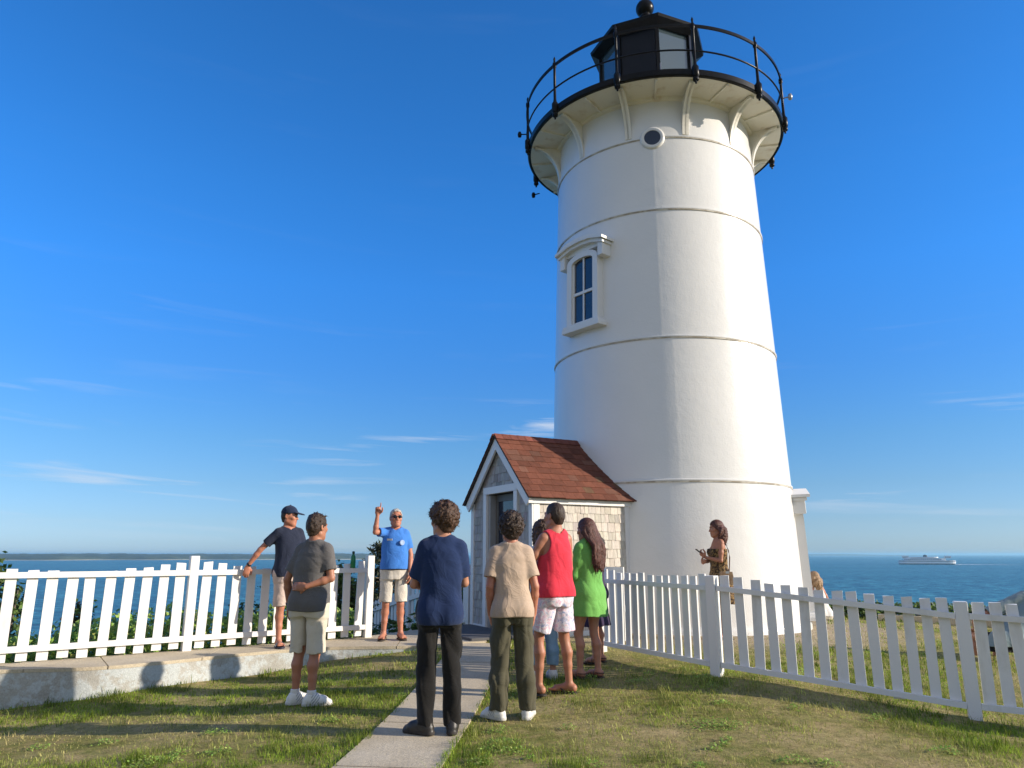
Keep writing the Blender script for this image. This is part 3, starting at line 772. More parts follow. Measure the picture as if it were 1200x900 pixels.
# ------------------------------------------------------------------ figures: implicit solids meshed with surface nets
f32 = np.float32
def v3(*a): return np.array(a if len(a) == 3 else a[0], f32)
class Field:
    def __init__(s, h=.007): s.ops = []; s.h = h
    # each op: (kind, fn, lo, hi, k)
    def _bb(s, *pts_r):
        lo = np.min([np.array(p)-r for p, r in pts_r], 0); hi = np.max([np.array(p)+r for p, r in pts_r], 0); return lo, hi
    def add(s, fn, lo, hi, k=.02): s.ops.append(('add', fn, lo, hi, k))
    def cut(s, fn, lo, hi, k=.006): s.ops.append(('cut', fn, lo, hi, k))
    def late(s, fn, lo, hi, k=.006): s.ops.append(('late', fn, lo, hi, k))
    def keep(s, fn, k=.006): s.ops.append(('keep', fn, None, None, k))
    def warp(s, fn): s.ops.append(('warp', fn, None, None, 0))
    def cone_fn(s, a, b, ra, rb, flat=None, cap=None):
        a = v3(a); b = v3(b); ba = b-a; L2 = float(ba @ ba)+1e-9; L = math.sqrt(L2)
        def fn(x, y, z):
            px, py, pz = x-a[0], y-a[1], z-a[2]
            t = (px*ba[0]+py*ba[1]+pz*ba[2])/L2
            tc = np.clip(t, 0, 1) if cap is None else np.clip(t, 0 if cap[0] is None else -9, 1 if cap[1] is None else 9)
            qx, qy, qz = px-tc*ba[0], py-tc*ba[1], pz-tc*ba[2]
            d2 = qx*qx+qy*qy+qz*qz; sc = 1
            if flat is not None:
                n, e = flat; c = qx*n[0]+qy*n[1]+qz*n[2]; d2 = d2+c*c*(1/(e*e)-1); sc = .8
            d = (np.sqrt(d2)-(ra+(rb-ra)*np.clip(tc, -.3, 1.3)))*sc
            if cap is not None:
                if cap[0] is not None: d = np.maximum(d, (cap[0]-t)*L)
                if cap[1] is not None: d = np.maximum(d, (t-cap[1])*L)
            return d
        return fn
    def cone(s, a, b, ra, rb, k=.02, flat=None, cap=None, op='add'):
        e = 1 if cap is None else 1.25
        b_ = np.array(a)+(np.array(b)-np.array(a))*e
        lo, hi = s._bb((a, ra), (b_, max(ra, rb)*1.1)); getattr(s, op)(s.cone_fn(a, b, ra, rb, flat, cap), lo, hi, k)
    def chain(s, pts, rs, k=.02, flat=None):
        for i in range(len(pts)-1): s.cone(pts[i], pts[i+1], rs[i], rs[i+1], k, flat)
    def ell(s, c, r, k=.02, Rm=None, op='add'):
        c = v3(c); r = v3(r); m = float(min(r))
        def fn(x, y, z):
            p = [x-c[0], y-c[1], z-c[2]]
            if Rm is not None: p = [p[0]*Rm[0][i]+p[1]*Rm[1][i]+p[2]*Rm[2][i] for i in range(3)]
            q = np.sqrt((p[0]/r[0])**2+(p[1]/r[1])**2+(p[2]/r[2])**2)
            g = np.sqrt((p[0]/r[0]**2)**2+(p[1]/r[1]**2)**2+(p[2]/r[2]**2)**2)+1e-6
            return q*(q-1)/g
        rr = float(max(r)) ; lo, hi = s._bb((c, rr)); getattr(s, op)(fn, lo, hi, k)
    def torso(s, prof, axis, k=.02, grow=0, z0=None, z1=None, pw=2.35, op='add', twist=None):
        """prof rows z,w,d ; axis(z)->(x,y)"""
        pr = np.array(prof, float); a0 = pr[0, 0] if z0 is None else z0; a1 = pr[-1, 0] if z1 is None else z1
        zz = np.linspace(pr[0, 0], pr[-1, 0], 200)
        def sm(v): 
            q = np.interp(zz, pr[:, 0], v); ke = np.ones(17)/17
            return np.convolve(np.pad(q, 8, 'edge'), ke, 'valid')
        W, D = sm(pr[:, 1]), sm(pr[:, 2])
        def fn(x, y, z):
            w = (np.interp(z, zz, W)+grow).astype(f32); d = (np.interp(z, zz, D)+grow).astype(f32)
            ax, ay = axis(z); X, Y = x-ax, y-ay
            if twist is not None:
                t = twist(z); X, Y = X*np.cos(t)+Y*np.sin(t), -X*np.sin(t)+Y*np.cos(t)
            m = (np.abs(X/w)**pw+np.abs(Y/d)**pw)**(1/pw)
            ds = (m-1)*np.minimum(w, d)*.9
            return np.maximum(ds, np.maximum(a0-z, z-a1))
        wm = W.max()+grow+.02; xs = [axis(np.array(z)) for z in (a0, a1)]
        lo = np.array([min(q[0] for q in xs)-wm, min(q[1] for q in xs)-wm, a0]); hi = np.array([max(q[0] for q in xs)+wm, max(q[1] for q in xs)+wm, a1])
        getattr(s, op)(fn, lo, hi, k)
    def mesh(s, name, mats, midx=None, scale=1.0, relax=1):
        pad = .05; adds = [o for o in s.ops if o[0] == 'add']
        lo = np.min([o[2] for o in adds], 0)-.03; hi = np.max([o[3] for o in adds], 0)+.03
        n = np.ceil((hi-lo)/s.h).astype(int)+1
        ax = [(lo[i]+np.arange(n[i])*s.h).astype(f32) for i in range(3)]
        X, Y, Z = ax[0][:, None, None], ax[1][None, :, None], ax[2][None, None, :]
        D = np.full(n, .2, f32)
        for kind, fn, l, h, k in [o for o in s.ops if o[0] != 'late']+[('cut', *o[1:]) for o in s.ops if o[0] == 'late']:
            if kind == 'keep':
                d = fn(X, Y, Z); D = smax(D, d, k); continue
            if kind == 'warp':
                D = D+fn(X, Y, Z); continue
            p = max(pad, k+.01)
            i0 = np.maximum(np.floor((np.array(l)-p-lo)/s.h).astype(int), 0); i1 = np.minimum(np.ceil((np.array(h)+p-lo)/s.h).astype(int)+1, n)
            if (i1 <= i0).any(): continue
            sl = tuple(slice(a, b) for a, b in zip(i0, i1))
            d = fn(X[sl[0]], Y[:, sl[1]], Z[:, :, sl[2]]).astype(f32)
            if kind == 'add': D[sl] = smin(D[sl], d, k)
            else: D[sl] = smax(D[sl], -d, k)
        D[0] = D[-1] = .2; D[:, 0] = D[:, -1] = .2; D[:, :, 0] = D[:, :, -1] = .2
        V, F = surface_nets(D, lo, s.h)
        for _ in range(relax):   # light smoothing
            N = np.zeros_like(V); C = np.zeros(len(V))
            for a, b in ((0, 1), (1, 2), (2, 3), (3, 0)):
                np.add.at(N, F[:, a], V[F[:, b]]); np.add.at(C, F[:, a], 1)
                np.add.at(N, F[:, b], V[F[:, a]]); np.add.at(C, F[:, b], 1)
            V = V*.55+.45*N/np.maximum(C, 1)[:, None]
        mi = None
        if midx is not None: mi = midx(V[F].mean(1))
        return np_mesh(name, V*scale, F, mats, True, mi)
def smin(a, b, k):
    h = np.maximum(k-np.abs(a-b), 0)/k; return np.minimum(a, b)-h*h*k*.25
def smax(a, b, k):
    h = np.maximum(k-np.abs(a-b), 0)/k; return np.maximum(a, b)+h*h*k*.25
def surface_nets(D, lo, h):
    S = D < 0
    c = np.zeros(tuple(np.array(D.shape)-1), np.int8)
    for i in (0, 1):
        for j in (0, 1):
            for k in (0, 1): c += S[i:i+c.shape[0], j:j+c.shape[1], k:k+c.shape[2]]
    act = (c > 0) & (c < 8); I = np.argwhere(act)
    idx = np.full(c.shape, -1, np.int32); idx[tuple(I.T)] = np.arange(len(I))
    P = np.zeros((len(I), 3)); W = np.zeros(len(I))
    val = {}
    for co in np.ndindex(2, 2, 2): val[co] = D[tuple((I+co).T)]
    for co in np.ndindex(2, 2, 2):
        for a in range(3):
            if co[a]: continue
            c2 = list(co); c2[a] = 1; c2 = tuple(c2)
            va, vb = val[co], val[c2]; m = (va < 0) != (vb < 0)
            t = np.where(m, va/(va-vb+1e-12*(va == vb)), 0)
            q = np.tile(np.array(co, float), (len(I), 1)); q[:, a] = t
            P += q*m[:, None]; W += m
    V = lo+(I+P/W[:, None])*h
    Fs = []
    for a in range(3):
        b, d = (a+1) % 3, (a+2) % 3
        s0 = [slice(None)]*3; s1 = [slice(None)]*3; s0[a] = slice(0, -1); s1[a] = slice(1, None)
        E = np.argwhere(S[tuple(s0)] != S[tuple(s1)])
        E = E[(E[:, b] > 0) & (E[:, d] > 0) & (E[:, b] < D.shape[b]-1) & (E[:, d] < D.shape[d]-1)]
        def g(ob, od):
            q = E.copy(); q[:, b] += ob; q[:, d] += od; return idx[tuple(q.T)]
        q = np.stack([g(-1, -1), g(0, -1), g(0, 0), g(-1, 0)], 1)
        inside = S[tuple(E.T)]
        q[~inside] = q[~inside][:, ::-1]
        Fs.append(q)
    return V, np.concatenate(Fs)

# ---- figure materials
def skin_mat(name, c, blush=(.5, .16, .10)):
    m, nt, b = newmat(name)
    co = nt.add('ShaderNodeTexCoord').outputs['Object']
    n = nt.noise(co, 9, 4, .6); n2 = nt.noise(co, 140, 3)
    nt.link(nt.ramp(n.outputs[0], [(.3, c), (.75, tuple(.7*x+.3*y*.8 for x, y in zip(c, blush)))]), b.inputs['Base Color'])
    b.inputs['Roughness'].default_value = .52; b.inputs['Specular IOR Level'].default_value = .4
    b.inputs['Subsurface Weight'].default_value = .12; b.inputs['Subsurface Radius'].default_value = (.02, .008, .004); b.inputs['Subsurface Scale'].default_value = .4
    bp = nt.add('ShaderNodeBump'); bp.inputs['Strength'].default_value = .1; bp.inputs['Distance'].default_value = .003
    nt.link(n2.outputs[0], bp.inputs['Height']); nt.link(bp.outputs[0], b.inputs['Normal'])
    return m
M['skin'] = skin_mat('skin', (.42, .21, .135)); M['skin_tan'] = skin_mat('tanned_skin', (.36, .165, .10)); M['skin_pink'] = skin_mat('pink_skin', (.50, .25, .175)); M['skin_ruddy'] = skin_mat('ruddy_skin', (.44, .19, .12))
M['lip'] = mat('lips', (.36, .12, .09), .5); M['eye_white'] = mat('eye_white', (.6, .58, .55), .3); M['iris'] = mat('iris', (.02, .015, .012), .2); M['brow'] = mat('brow', (.05, .03, .02), .8)
def hair_mat(name, a, b_):
    m, nt, b = newmat(name)
    co = nt.add('ShaderNodeTexCoord').outputs['Object']
    mp = nt.add('ShaderNodeMapping'); mp.inputs['Scale'].default_value = (1, 1, .3); nt.link(co, mp.inputs[0])
    n = nt.noise(mp.outputs[0], 60, 5, .7, 1.2)
    nt.link(nt.ramp(n.outputs[0], [(.33, a), (.68, b_)]), b.inputs['Base Color'])
    b.inputs['Roughness'].default_value = .5; b.inputs['Specular IOR Level'].default_value = .35
    bp = nt.add('ShaderNodeBump'); bp.inputs['Strength'].default_value = .8; bp.inputs['Distance'].default_value = .012
    nt.link(n.outputs[0], bp.inputs['Height']); nt.link(bp.outputs[0], b.inputs['Normal'])
    return m
M['hair_dark'] = hair_mat('dark_brown_hair', (.018, .011, .008), (.06, .035, .022))
M['hair_brown'] = hair_mat('brown_hair', (.03, .016, .010), (.11, .055, .03))
M['hair_auburn'] = hair_mat('auburn_hair', (.035, .012, .008), (.13, .045, .03))
M['hair_grey'] = hair_mat('grey_hair', (.30, .28, .26), (.55, .53, .50))
M['hair_blond'] = hair_mat('blond_hair', (.20, .12, .06), (.38, .25, .14))
def cloth(name, c, c2=None, rough=.9, weave=260, extra=None):
    m, nt, b = newmat(name)
    co = nt.add('ShaderNodeTexCoord').outputs['Object']
    n = nt.noise(co, 5, 4, .6); w = nt.noise(co, weave, 3, .6); f0 = nt.noise(co, 5.5, 3, .5, 1.0)
    f_ = nt.math('SUBTRACT', 1.0, nt.math('POWER', nt.math('ABSOLUTE', nt.math('MULTIPLY_ADD', f0.outputs[0], 4.0, -2.0)), .6))
    c2 = c2 or tuple(x*.8 for x in c)
    col = nt.ramp(n.outputs[0], [(.35, c), (.7, c2)])
    if extra: col = extra(nt, co, col)
    nt.link(nt.mix(1, col, nt.ramp(w.outputs[0], [(.3, (.85, .85, .85)), (.7, (1.1, 1.1, 1.1))]), 'MULTIPLY'), b.inputs['Base Color'])
    b.inputs['Roughness'].default_value = rough; b.inputs['Specular IOR Level'].default_value = .2
    b.inputs['Sheen Weight'].default_value = .12
    bp = nt.add('ShaderNodeBump'); bp.inputs['Strength'].default_value = .34; bp.inputs['Distance'].default_value = .012
    nt.link(nt.math('MULTIPLY_ADD', f_, 1.0, nt.math('MULTIPLY', w.outputs[0], .06)), bp.inputs['Height']); nt.link(bp.outputs[0], b.inputs['Normal'])
    return m
M['navy_polo'] = cloth('navy_polo', (.020, .026, .05)); M['grey_polo'] = cloth('grey_polo', (.105, .10, .10), (.125, .12, .118))
M['blue_polo'] = cloth('blue_polo', (.055, .21, .62), (.05, .18, .55)); M['navy_tee'] = cloth('navy_tee', (.012, .027, .085), (.010, .023, .072))
M['beige_tee'] = cloth('beige_tee', (.44, .33, .25), (.48, .37, .28)); M['red_tank'] = cloth('red_tank', (.66, .04, .068), (.60, .035, .06))
M['green_sweat'] = cloth('green_sweat', (.16, .41, .095), (.14, .37, .085)); M['white_tee'] = cloth('white_tee', (.75, .73, .72))
M['black_trousers'] = cloth('black_trousers', (.008, .0075, .0075), (.012, .011, .010)); M['olive_trousers'] = cloth('olive_trousers', (.070, .066, .042), (.085, .078, .05))
M['khaki_shorts'] = cloth('khaki_shorts', (.54, .49, .40), (.58, .53, .44)); M['pink_shorts'] = cloth('faded_pink_shorts', (.55, .43, .37)); M['stone_shorts'] = cloth('stone_shorts', (.62, .57, .50))
M['jeans'] = cloth('light_jeans', (.17, .30, .46), (.30, .44, .58)); M['purple'] = cloth('purple_cloth', (.045, .03, .075)); M['slate_tee'] = cloth('slate_tee', (.20, .26, .28), (.22, .28, .30))
def tiedye(nt, co, col):
    n = nt.noise(co, 14, 3, .5, 1.5)
    return nt.ramp(n.outputs[0], [(.33, (.30, .36, .58)), (.43, (.66, .62, .72)), (.52, (.74, .70, .74)), (.60, (.70, .40, .52)), (.68, (.70, .66, .74))])
M['print_shorts'] = cloth('printed_shorts', (.7, .66, .72), extra=tiedye)
def dressprint(nt, co, col):
    n = nt.noise(co, 22, 3, .5, 1.2)
    return nt.ramp(n.outputs[0], [(.38, (.03, .018, .012)), (.5, (.12, .07, .03)), (.58, (.34, .22, .09)), (.66, (.05, .03, .02))])
M['print_dress'] = cloth('printed_dress', (.1, .06, .03), extra=dressprint)
M['black_leather'] = mat('black_leather', (.018, .016, .015), .45, bump=.2); M['brown_leather'] = mat('brown_leather', (.10, .05, .03), .55, bump=.2)
M['white_shoe'] = mat('white_shoe', (.72, .71, .68), .6, (.62, .61, .58), 14, bump=.2); M['sole'] = mat('rubber_sole', (.55, .54, .51), .8); M['dark_sole'] = mat('dark_sole', (.03, .025, .022), .8)
M['shoe_grey'] = mat('shoe_grey', (.30, .31, .33), .7); M['sock'] = cloth('white_sock', (.72, .71, .70)); M['blue_rubber'] = mat('navy_rubber', (.02, .025, .05), .5)
M['cap'] = cloth('navy_cap', (.018, .03, .07)); M['belt'] = mat('dark_belt', (.03, .022, .018), .5); M['watch'] = mat('watch', (.012, .012, .013), .35)

MALE = dict(prof=[(.80, .140, .092), (.86, .158, .110), (.93, .162, .114), (1.0, .152, .106), (1.08, .142, .100), (1.18, .149, .108), (1.30, .152, .112), (1.38, .146, .102), (1.44, .112, .078), (1.49, .062, .06)], sh=.143, hip=.082, bust=0, ra=.044, rl=.078)
FEMALE = dict(prof=[(.80, .148, .10), (.87, .176, .122), (.93, .178, .122), (1.0, .158, .108), (1.09, .130, .092), (1.18, .138, .098), (1.29, .150, .106), (1.37, .148, .098), (1.44, .115, .075), (1.49, .055, .055)], sh=.138, hip=.084, bust=1, ra=.038, rl=.078)
def rotz(a): c, s = math.cos(a), math.sin(a); return np.array([[c, -s, 0], [s, c, 0], [0, 0, 1]])
def rotx(a): c, s = math.cos(a), math.sin(a); return np.array([[1, 0, 0], [0, c, -s], [0, s, c]])
def roty(a): c, s = math.cos(a), math.sin(a); return np.array([[c, 0, s], [0, 1, 0], [-s, 0, c]])

class Person:
    """local frame: faces +Y, its right hand on +X; 1.75 m tall before scaling"""
    def __init__(s, build, arms, legs, lean=(0, 0), head=(0, 0, 0), shoes=.024, fat=0.0, closed=True):
        s.closed = closed
        s.B = build; s.lean = lean; s.arms = arms; s.fat = fat; s.shoes = shoes
        prof = [(z, w+fat*(.4 if z > 1.3 else 1)*(1 if z < 1.42 else 0), d+fat*(1.2 if .9 < z < 1.3 else .5)*(1 if z < 1.42 else 0)) for z, w, d in build['prof']]
        s.prof = prof
        lx, ly = lean
        s.axis = lambda z: ((np.asarray(z)-.92)/.55*lx, (np.asarray(z)-.92)/.55*ly)
        at = lambda z: np.array([*s.axis(z), 0.])
        s.sh = {sd: np.array([sg*build['sh'], -.005, 1.415])+at(1.415)*[1, 1, 0] for sd, sg in (('R', 1), ('L', -1))}
        s.neck0 = np.array([0, -.012, 1.45])+at(1.45); 
        s.hc = np.array([0, .012, 1.632])+at(1.55)
        yaw, pit, rol = head
        s.HR = rotz(yaw) @ rotx(pit) @ roty(rol)
        s.legs = {}
        for sd, sg in (('R', 1), ('L', -1)):
            q = legs.get(sd, {}); hip = np.array([sg*build['hip'], 0, .90]); an = np.array(q.get('ankle', (sg*.10, -.03, .085)), float)
            kn = np.array(q.get('knee', tuple(hip*.48+an*.52+np.array([0, .02, .0]))), float)
            s.legs[sd] = (hip, kn, an, q.get('toe', sg*-.18), q.get('pitch', 0))
    def hp(s, *p): return s.hc+s.HR @ np.array(p, float)
    def hv(s, *p): return s.HR @ np.array(p, float)
    def foot(s, sd):
        hip, kn, an, toe, pit = s.legs[sd]; Rz = rotz(toe); d = Rz @ np.array([0, 1, 0])
        g = an[2]-.085
        return an, d, g
    def body(s, scale, skin, hi=.0066):
        B = s.B; F = Field(hi); prof = s.prof
        F.torso(prof, s.axis, .02)
        for sg in (1, -1): F.ell((sg*.070, -.050, .90), (.080, .080, .10), .04)
        if B['bust']:
            for sg in (1, -1): F.ell(np.array([sg*.066, .085, 1.285])+np.array([*s.axis(1.285), 0]), (.058, .05, .058), .04)
        # neck, trapezius
        F.cone(s.neck0, s.hp(0, -.022, -.05), .058 if not B['bust'] else .048, .054 if not B['bust'] else .045, .025)
        for sd, sg in (('R', 1), ('L', -1)):
            F.cone(s.neck0+np.array([sg*.035, -.005, .03]), s.sh[sd]+np.array([-sg*.03, 0, .018]), .042, .042, .03)
        for sd, a in s.arms.items():
            S_ = s.sh[sd]+np.array(a.get('shrug', (0, 0, 0))); E = np.array(a['elbow'], float); W = np.array(a['wrist'], float); ra = B['ra']
            s.sh[sd] = S_; a['shrug'] = (0, 0, 0)
            F.cone(S_, S_+(E-S_)*.25, ra*1.12, ra*1.02, .03)
            F.chain([S_+(E-S_)*.2, S_+(E-S_)*.55, E], [ra*.98, ra*.98, ra*.78], .02)
            F.chain([E, E+(W-E)*.3, W], [ra*.78, ra*.84, ra*.55], .015)
            s.hand(F, W, a, sd)
        for sd in 'RL':
            hip, kn, an, toe, pit = s.legs[sd]; rl = B['rl']
            F.chain([hip+np.array([0, 0, -.02]), hip*.45+kn*.55, kn], [rl, rl*.82, rl*.64], .03)
            ca = kn*.70+an*.30; back = np.array([0, -.022, 0])
            F.chain([kn, ca+back, kn*.42+an*.58+back*.5, an], [rl*.61, rl*.64, rl*.50, rl*.42], .022)
            a_, d, g = s.foot(sd); b0 = s.shoes+g
            heel = np.array([a_[0], a_[1], 0])-d*.035+np.array([0, 0, b0+.034]); ball = np.array([a_[0], a_[1], 0])+d*(.10 if s.closed else .125)+np.array([0, 0, b0+.022])
            F.cone(an, heel, rl*.42, .036, .02); F.cone(an+d*.02-np.array([0, 0, .02]), ball, .036, .026, .025)
            sx = np.array([d[1], -d[0], 0])
            F.cone(heel-np.array([0, 0, .006]), ball+sx*.012, .030, .030, .02); F.cone(ball-sx*.02, ball+sx*.022, .022, .022, .012)
            for q in range(5):
                t0 = ball+sx*(-.034+.017*q)*(1 if sd == 'L' else 1)-np.array([0, 0, .005]); big = (q == 4 and sd == 'L') or (q == 0 and sd == 'R')
                F.cone(t0, t0+d*((.062 if big else .05)*(.55 if s.closed else 1)), .013 if big else .0095, .012 if big else .0085, .006)
            F.cut(lambda x, y, z, b0=b0: z-b0, *F._bb((heel, .08), (ball+d*.05, .08)), .004) if s.shoes >= 0 else None
        s.headshape(F)
        eyes = [s.hp(sg*.031, .088, .006) for sg in (1, -1)]; lip = s.hp(0, .098, -.062); br = [s.hp(sg*.034, .094, .033) for sg in (1, -1)]
        def mi(C):
            q = (C-s.hc) @ s.HR   # into head frame
            r = np.zeros(len(C), np.int32); near = (np.abs(q) < .2).all(1)
            x, y, z = q[:, 0], q[:, 1], q[:, 2]
            ax = np.abs(x)
            e = near & (((ax-.031)/.0165)**2+((z-.004)/.0085)**2 < 1) & (y > .06); r[e] = 2
            e2 = near & (((ax-.031)/.0085)**2+((z-.004)/.0085)**2 < 1) & (y > .06); r[e2] = 3
            e3 = near & (ax > .013) & (ax < .053) & (np.abs(z-.029+.1*(ax-.033)) < .0052) & (y > .05); r[e3] = 4
            e4 = near & (ax < .026-.0*ax) & (np.abs(z+.064) < .0078*(1-ax/.034)+.001) & (y > .06); r[e4] = 1
            return r
        return F.mesh('person', [skin, M['lip'], M['eye_white'], M['iris'], M['brow']], mi, scale)
    def headshape(s, F):
        HR = s.HR; hp = s.hp
        F.ell(hp(0, -.012, .028), (.0765, .097, .096), .02, HR)
        F.cone(hp(0, .02, -.015), hp(0, .03, -.055), .070, .060, .03); F.cone(hp(0, .045, -.06), hp(0, .068, -.098), .048, .026, .03)
        for sg in (1, -1):
            F.cone(hp(sg*.052, -.01, -.065), hp(sg*.018, .06, -.10), .024, .022, .03)          # jaw
            F.ell(hp(sg*.043, .068, -.022), (.024, .022, .02), .025, HR)                        # cheek
            F.cone(hp(sg*.018, .090, .030), hp(sg*.045, .078, .026), .011, .011, .014)           # brow ridge
            F.ell(hp(sg*.031, .100, .004), (.019, .014, .013), .012, HR, op='cut')
            F.ell(hp(sg*.031, .079, .004), (.0145, .0145, .0125), .004, HR)                      # eyeball and lid
            F.ell(hp(sg*.079, -.012, -.004), (.010, .022, .032), .008, HR @ rotz(sg*.35)); F.ell(hp(sg*.088, -.006, -.002), (.006, .011, .017), .006, HR, op='cut')
        F.cone(hp(0, .089, .018), hp(0, .112, -.030), .0095, .0125, .012)
        for sg in (1, -1): F.ell(hp(sg*.012, .100, -.034), (.009, .011, .009), .01, HR)
        F.cone(hp(-.017, .088, -.058), hp(.017, .088, -.058), .0075, .0075, .012); F.cone(hp(-.014, .088, -.070), hp(.014, .088, -.070), .0085, .0085, .012)
        F.cone(hp(-.02, .1005, -.064), hp(.02, .1005, -.064), .002, .002, .004, op='cut')
    def hand(s, F, W, a, sd):
        d = np.array(a.get('dir', (0, 0, -1)), float); d /= np.linalg.norm(d)
        n = np.array(a.get('palm', (-1 if sd == 'R' else 1, 0, 0)), float); n -= d*(n @ d); n /= np.linalg.norm(n)
        sdv = np.cross(d, n)*(1 if sd == 'R' else -1)     # towards the thumb
        curl = a.get('curl', .35); fk = 1.0 if not s.B['bust'] else .9
        F.chain([W, W+d*.03, W+d*.075], [s.B['ra']*.52, .036*fk, .040*fk], .012, (n, .48))
        F.cone(W+d*.04+sdv*.02, W+d*.085+sdv*.022, .024, .02, .01, (n, .7))
        cl = a.get('curls', [curl]*4)
        for q, (off, ln) in enumerate(((.030, .92), (.010, 1.0), (-.010, .95), (-.029, .78))):
            p = W+d*(.088-.004*abs(q-1.2))+sdv*off*fk; di = d+sdv*(off*.9); di /= np.linalg.norm(di); r = .0098*fk
            for seg, l in enumerate((.042, .027, .022)):
                c = cl[q]*(.8 if seg == 0 else 1.05)
                ang = c
                di2 = di*math.cos(ang)+n*math.sin(ang); nn = n*math.cos(ang)-di*math.sin(ang)
                e = p+di2*l*ln; F.cone(p, e, r, r*.92, .004); p = e; di = di2; r *= .93
                # carry the palm normal round with the curl
                n_s = n; n = nn
            n = np.array(a.get('palm', (-1 if sd == 'R' else 1, 0, 0)), float); n -= d*(n @ d); n /= np.linalg.norm(n)
        t = W+d*.022+sdv*.026; t1 = t+(d*.55+sdv*.62+n*.35)*.05; t2 = t1+(d*.85+sdv*.18+n*.40)*.034; t3 = t2+(d*.9-sdv*.05+n*.40)*.026
        F.chain([t, t1, t2, t3], [.017, .0135, .0115, .0095], .006)
    # ---- garments
    def wr(s, amp, seed, f=1.0, zs=.55):
        r = np.random.default_rng(seed); K = r.normal(0, 1, (6, 3)); K /= np.linalg.norm(K, axis=1)[:, None]; K[:, 2] *= zs; K *= r.uniform(18, 58, (6, 1))*f; ph = r.uniform(0, 6.3, 6)
        def fn(x, y, z):
            o = 0
            for i in range(6): q = np.sin(.5*(K[i, 0]*x+K[i, 1]*y+K[i, 2]*z+ph[i])+.9*np.sin(9*z+8*x+ph[i])+.6*np.sin(17*x-6*z+2*ph[i])); o = o+(1-2.4*np.sqrt(np.abs(q)+.02) if i < 4 else np.sin(K[i, 0]*x+K[i, 2]*z+ph[i]))+.35
            return np.clip(amp/2.2*o, -2*amp, .9*amp).astype(f32)
        return fn
    def top(s, name, m, hem=.84, sleeve=.62, grow=.011, slv_grow=.014, neck=.07, neckz=1.455, flare=.012, wr=.0028, seed=1, collar=False, scale=1, mats=None, midx=None, tank=False, cuff=False, hood=False):
        F = Field(.0075); prof = s.prof
        pr = [(hem-.03, np.interp(max(hem, .80), [p[0] for p in prof], [p[1] for p in prof])+flare, np.interp(max(hem, .80), [p[0] for p in prof], [p[2] for p in prof])+flare+.004)]
        if hem < .78: pr = [(hem-.03, .182+flare, .145+flare), (.80, .180+flare*.7, .142+flare*.7)]
        for z, w, d in prof:
            if z > hem+.02 and z > .8:
                t = min(1, max(0, (z-hem)/.3)); loose = .010*math.sin(min(1, max(0, (z-.86)/.45))*PI)
                pr.append((z, max(w, (.142+s.fat if not s.B['bust'] else .138) if .98 < z < 1.3 else 0)+flare*(1-t)+loose*.6, max(d, (.110+s.fat if not s.B['bust'] else .105) if .98 < z < 1.3 else 0)+flare*(1-t)+loose))
        F.torso(pr, s.axis, .02, grow)
        for sg in (1, -1): F.ell((sg*.070, -.050, .90), (.080+.027, .080+.032, .13), .05)
        if s.B['bust']:
            for sg in (1, -1): F.ell(np.array([sg*.066, .085, 1.28])+np.array([*s.axis(1.28), 0]), (.068, .062, .07), .05)
        for sd, sg in (('R', 1), ('L', -1)):
            F.cone(s.neck0+np.array([sg*.035, -.005, .028]), s.sh[sd]+np.array([-sg*.03, 0, .018]), .042+grow*.8, .042+grow*.8, .03)
            a = s.arms[sd]; S_ = s.sh[sd]; E = np.array(a['elbow'], float); W = np.array(a['wrist'], float); ra = s.B['ra']
            if tank: continue
            if sleeve <= 1:
                P = S_+(E-S_)*sleeve
                F.cone(S_, P, ra*1.12+slv_grow*.7, ra*1.0+slv_grow+.004, .035, cap=(None, 1.0))
                F.cone(S_+(P-S_)*.8, S_+(P-S_)*1.3, ra*1.04+slv_grow-.012, ra*1.0+slv_grow-.008, .004, cap=(0, None), op='late')
            else:
                F.chain([S_, S_+(E-S_)*.5, E], [ra*1.12+slv_grow, ra+slv_grow+.004, ra*.8+slv_grow], .03)
                e = E+(W-E)*.92; F.cone(E, e, ra*.8+slv_grow, ra*.62+slv_grow*.9, .02, cap=(None, 1.0))
        if wr: F.warp(s.wr(wr, seed))
        F.keep(lambda x, y, z: hem+.006*np.sin(9*x+seed)-z)
        ax = s.axis(1.5)
        nc = s.neck0+np.array([0, .02, .05])
        F.ell(nc, (neck, neck*1.05, .07+(1.49-neckz)), .006, op='cut')
        # hollow at the hem
        F.torso(pr, s.axis, .006, grow-.012, z0=hem-.1, z1=hem+.035, op='late')
        if tank:
            for sd, sg in (('R', 1), ('L', -1)):
                F.ell(s.sh[sd]+np.array([sg*.035, .0, -.035]), (.085, .12, .125), .008, op='cut')
        if collar:
            for t in np.linspace(0, 2*PI, 22)[:-1]:
                t2 = t+2*PI/21; q = lambda u: s.neck0+np.array([.066*math.sin(u), .066*math.cos(u)*.95+.012, .040-.028*max(0, math.cos(u))])
                if abs((t+t2)/2-2*PI*round((t+t2)/2/(2*PI))) < .3: continue
                F.cone(q(t), q(t2), .013, .013, .008)
        if hood:
            F.ell(s.neck0+np.array([0, -.10, -.0]), (.12, .06, .09), .03); F.cone(s.neck0+np.array([-.09, -.05, .02]), s.neck0+np.array([-.05, .07, -.03]), .03, .025, .03); F.cone(s.neck0+np.array([.09, -.05, .02]), s.neck0+np.array([.05, .07, -.03]), .03, .025, .03)
        return F.mesh(name, mats or [m], midx, scale)
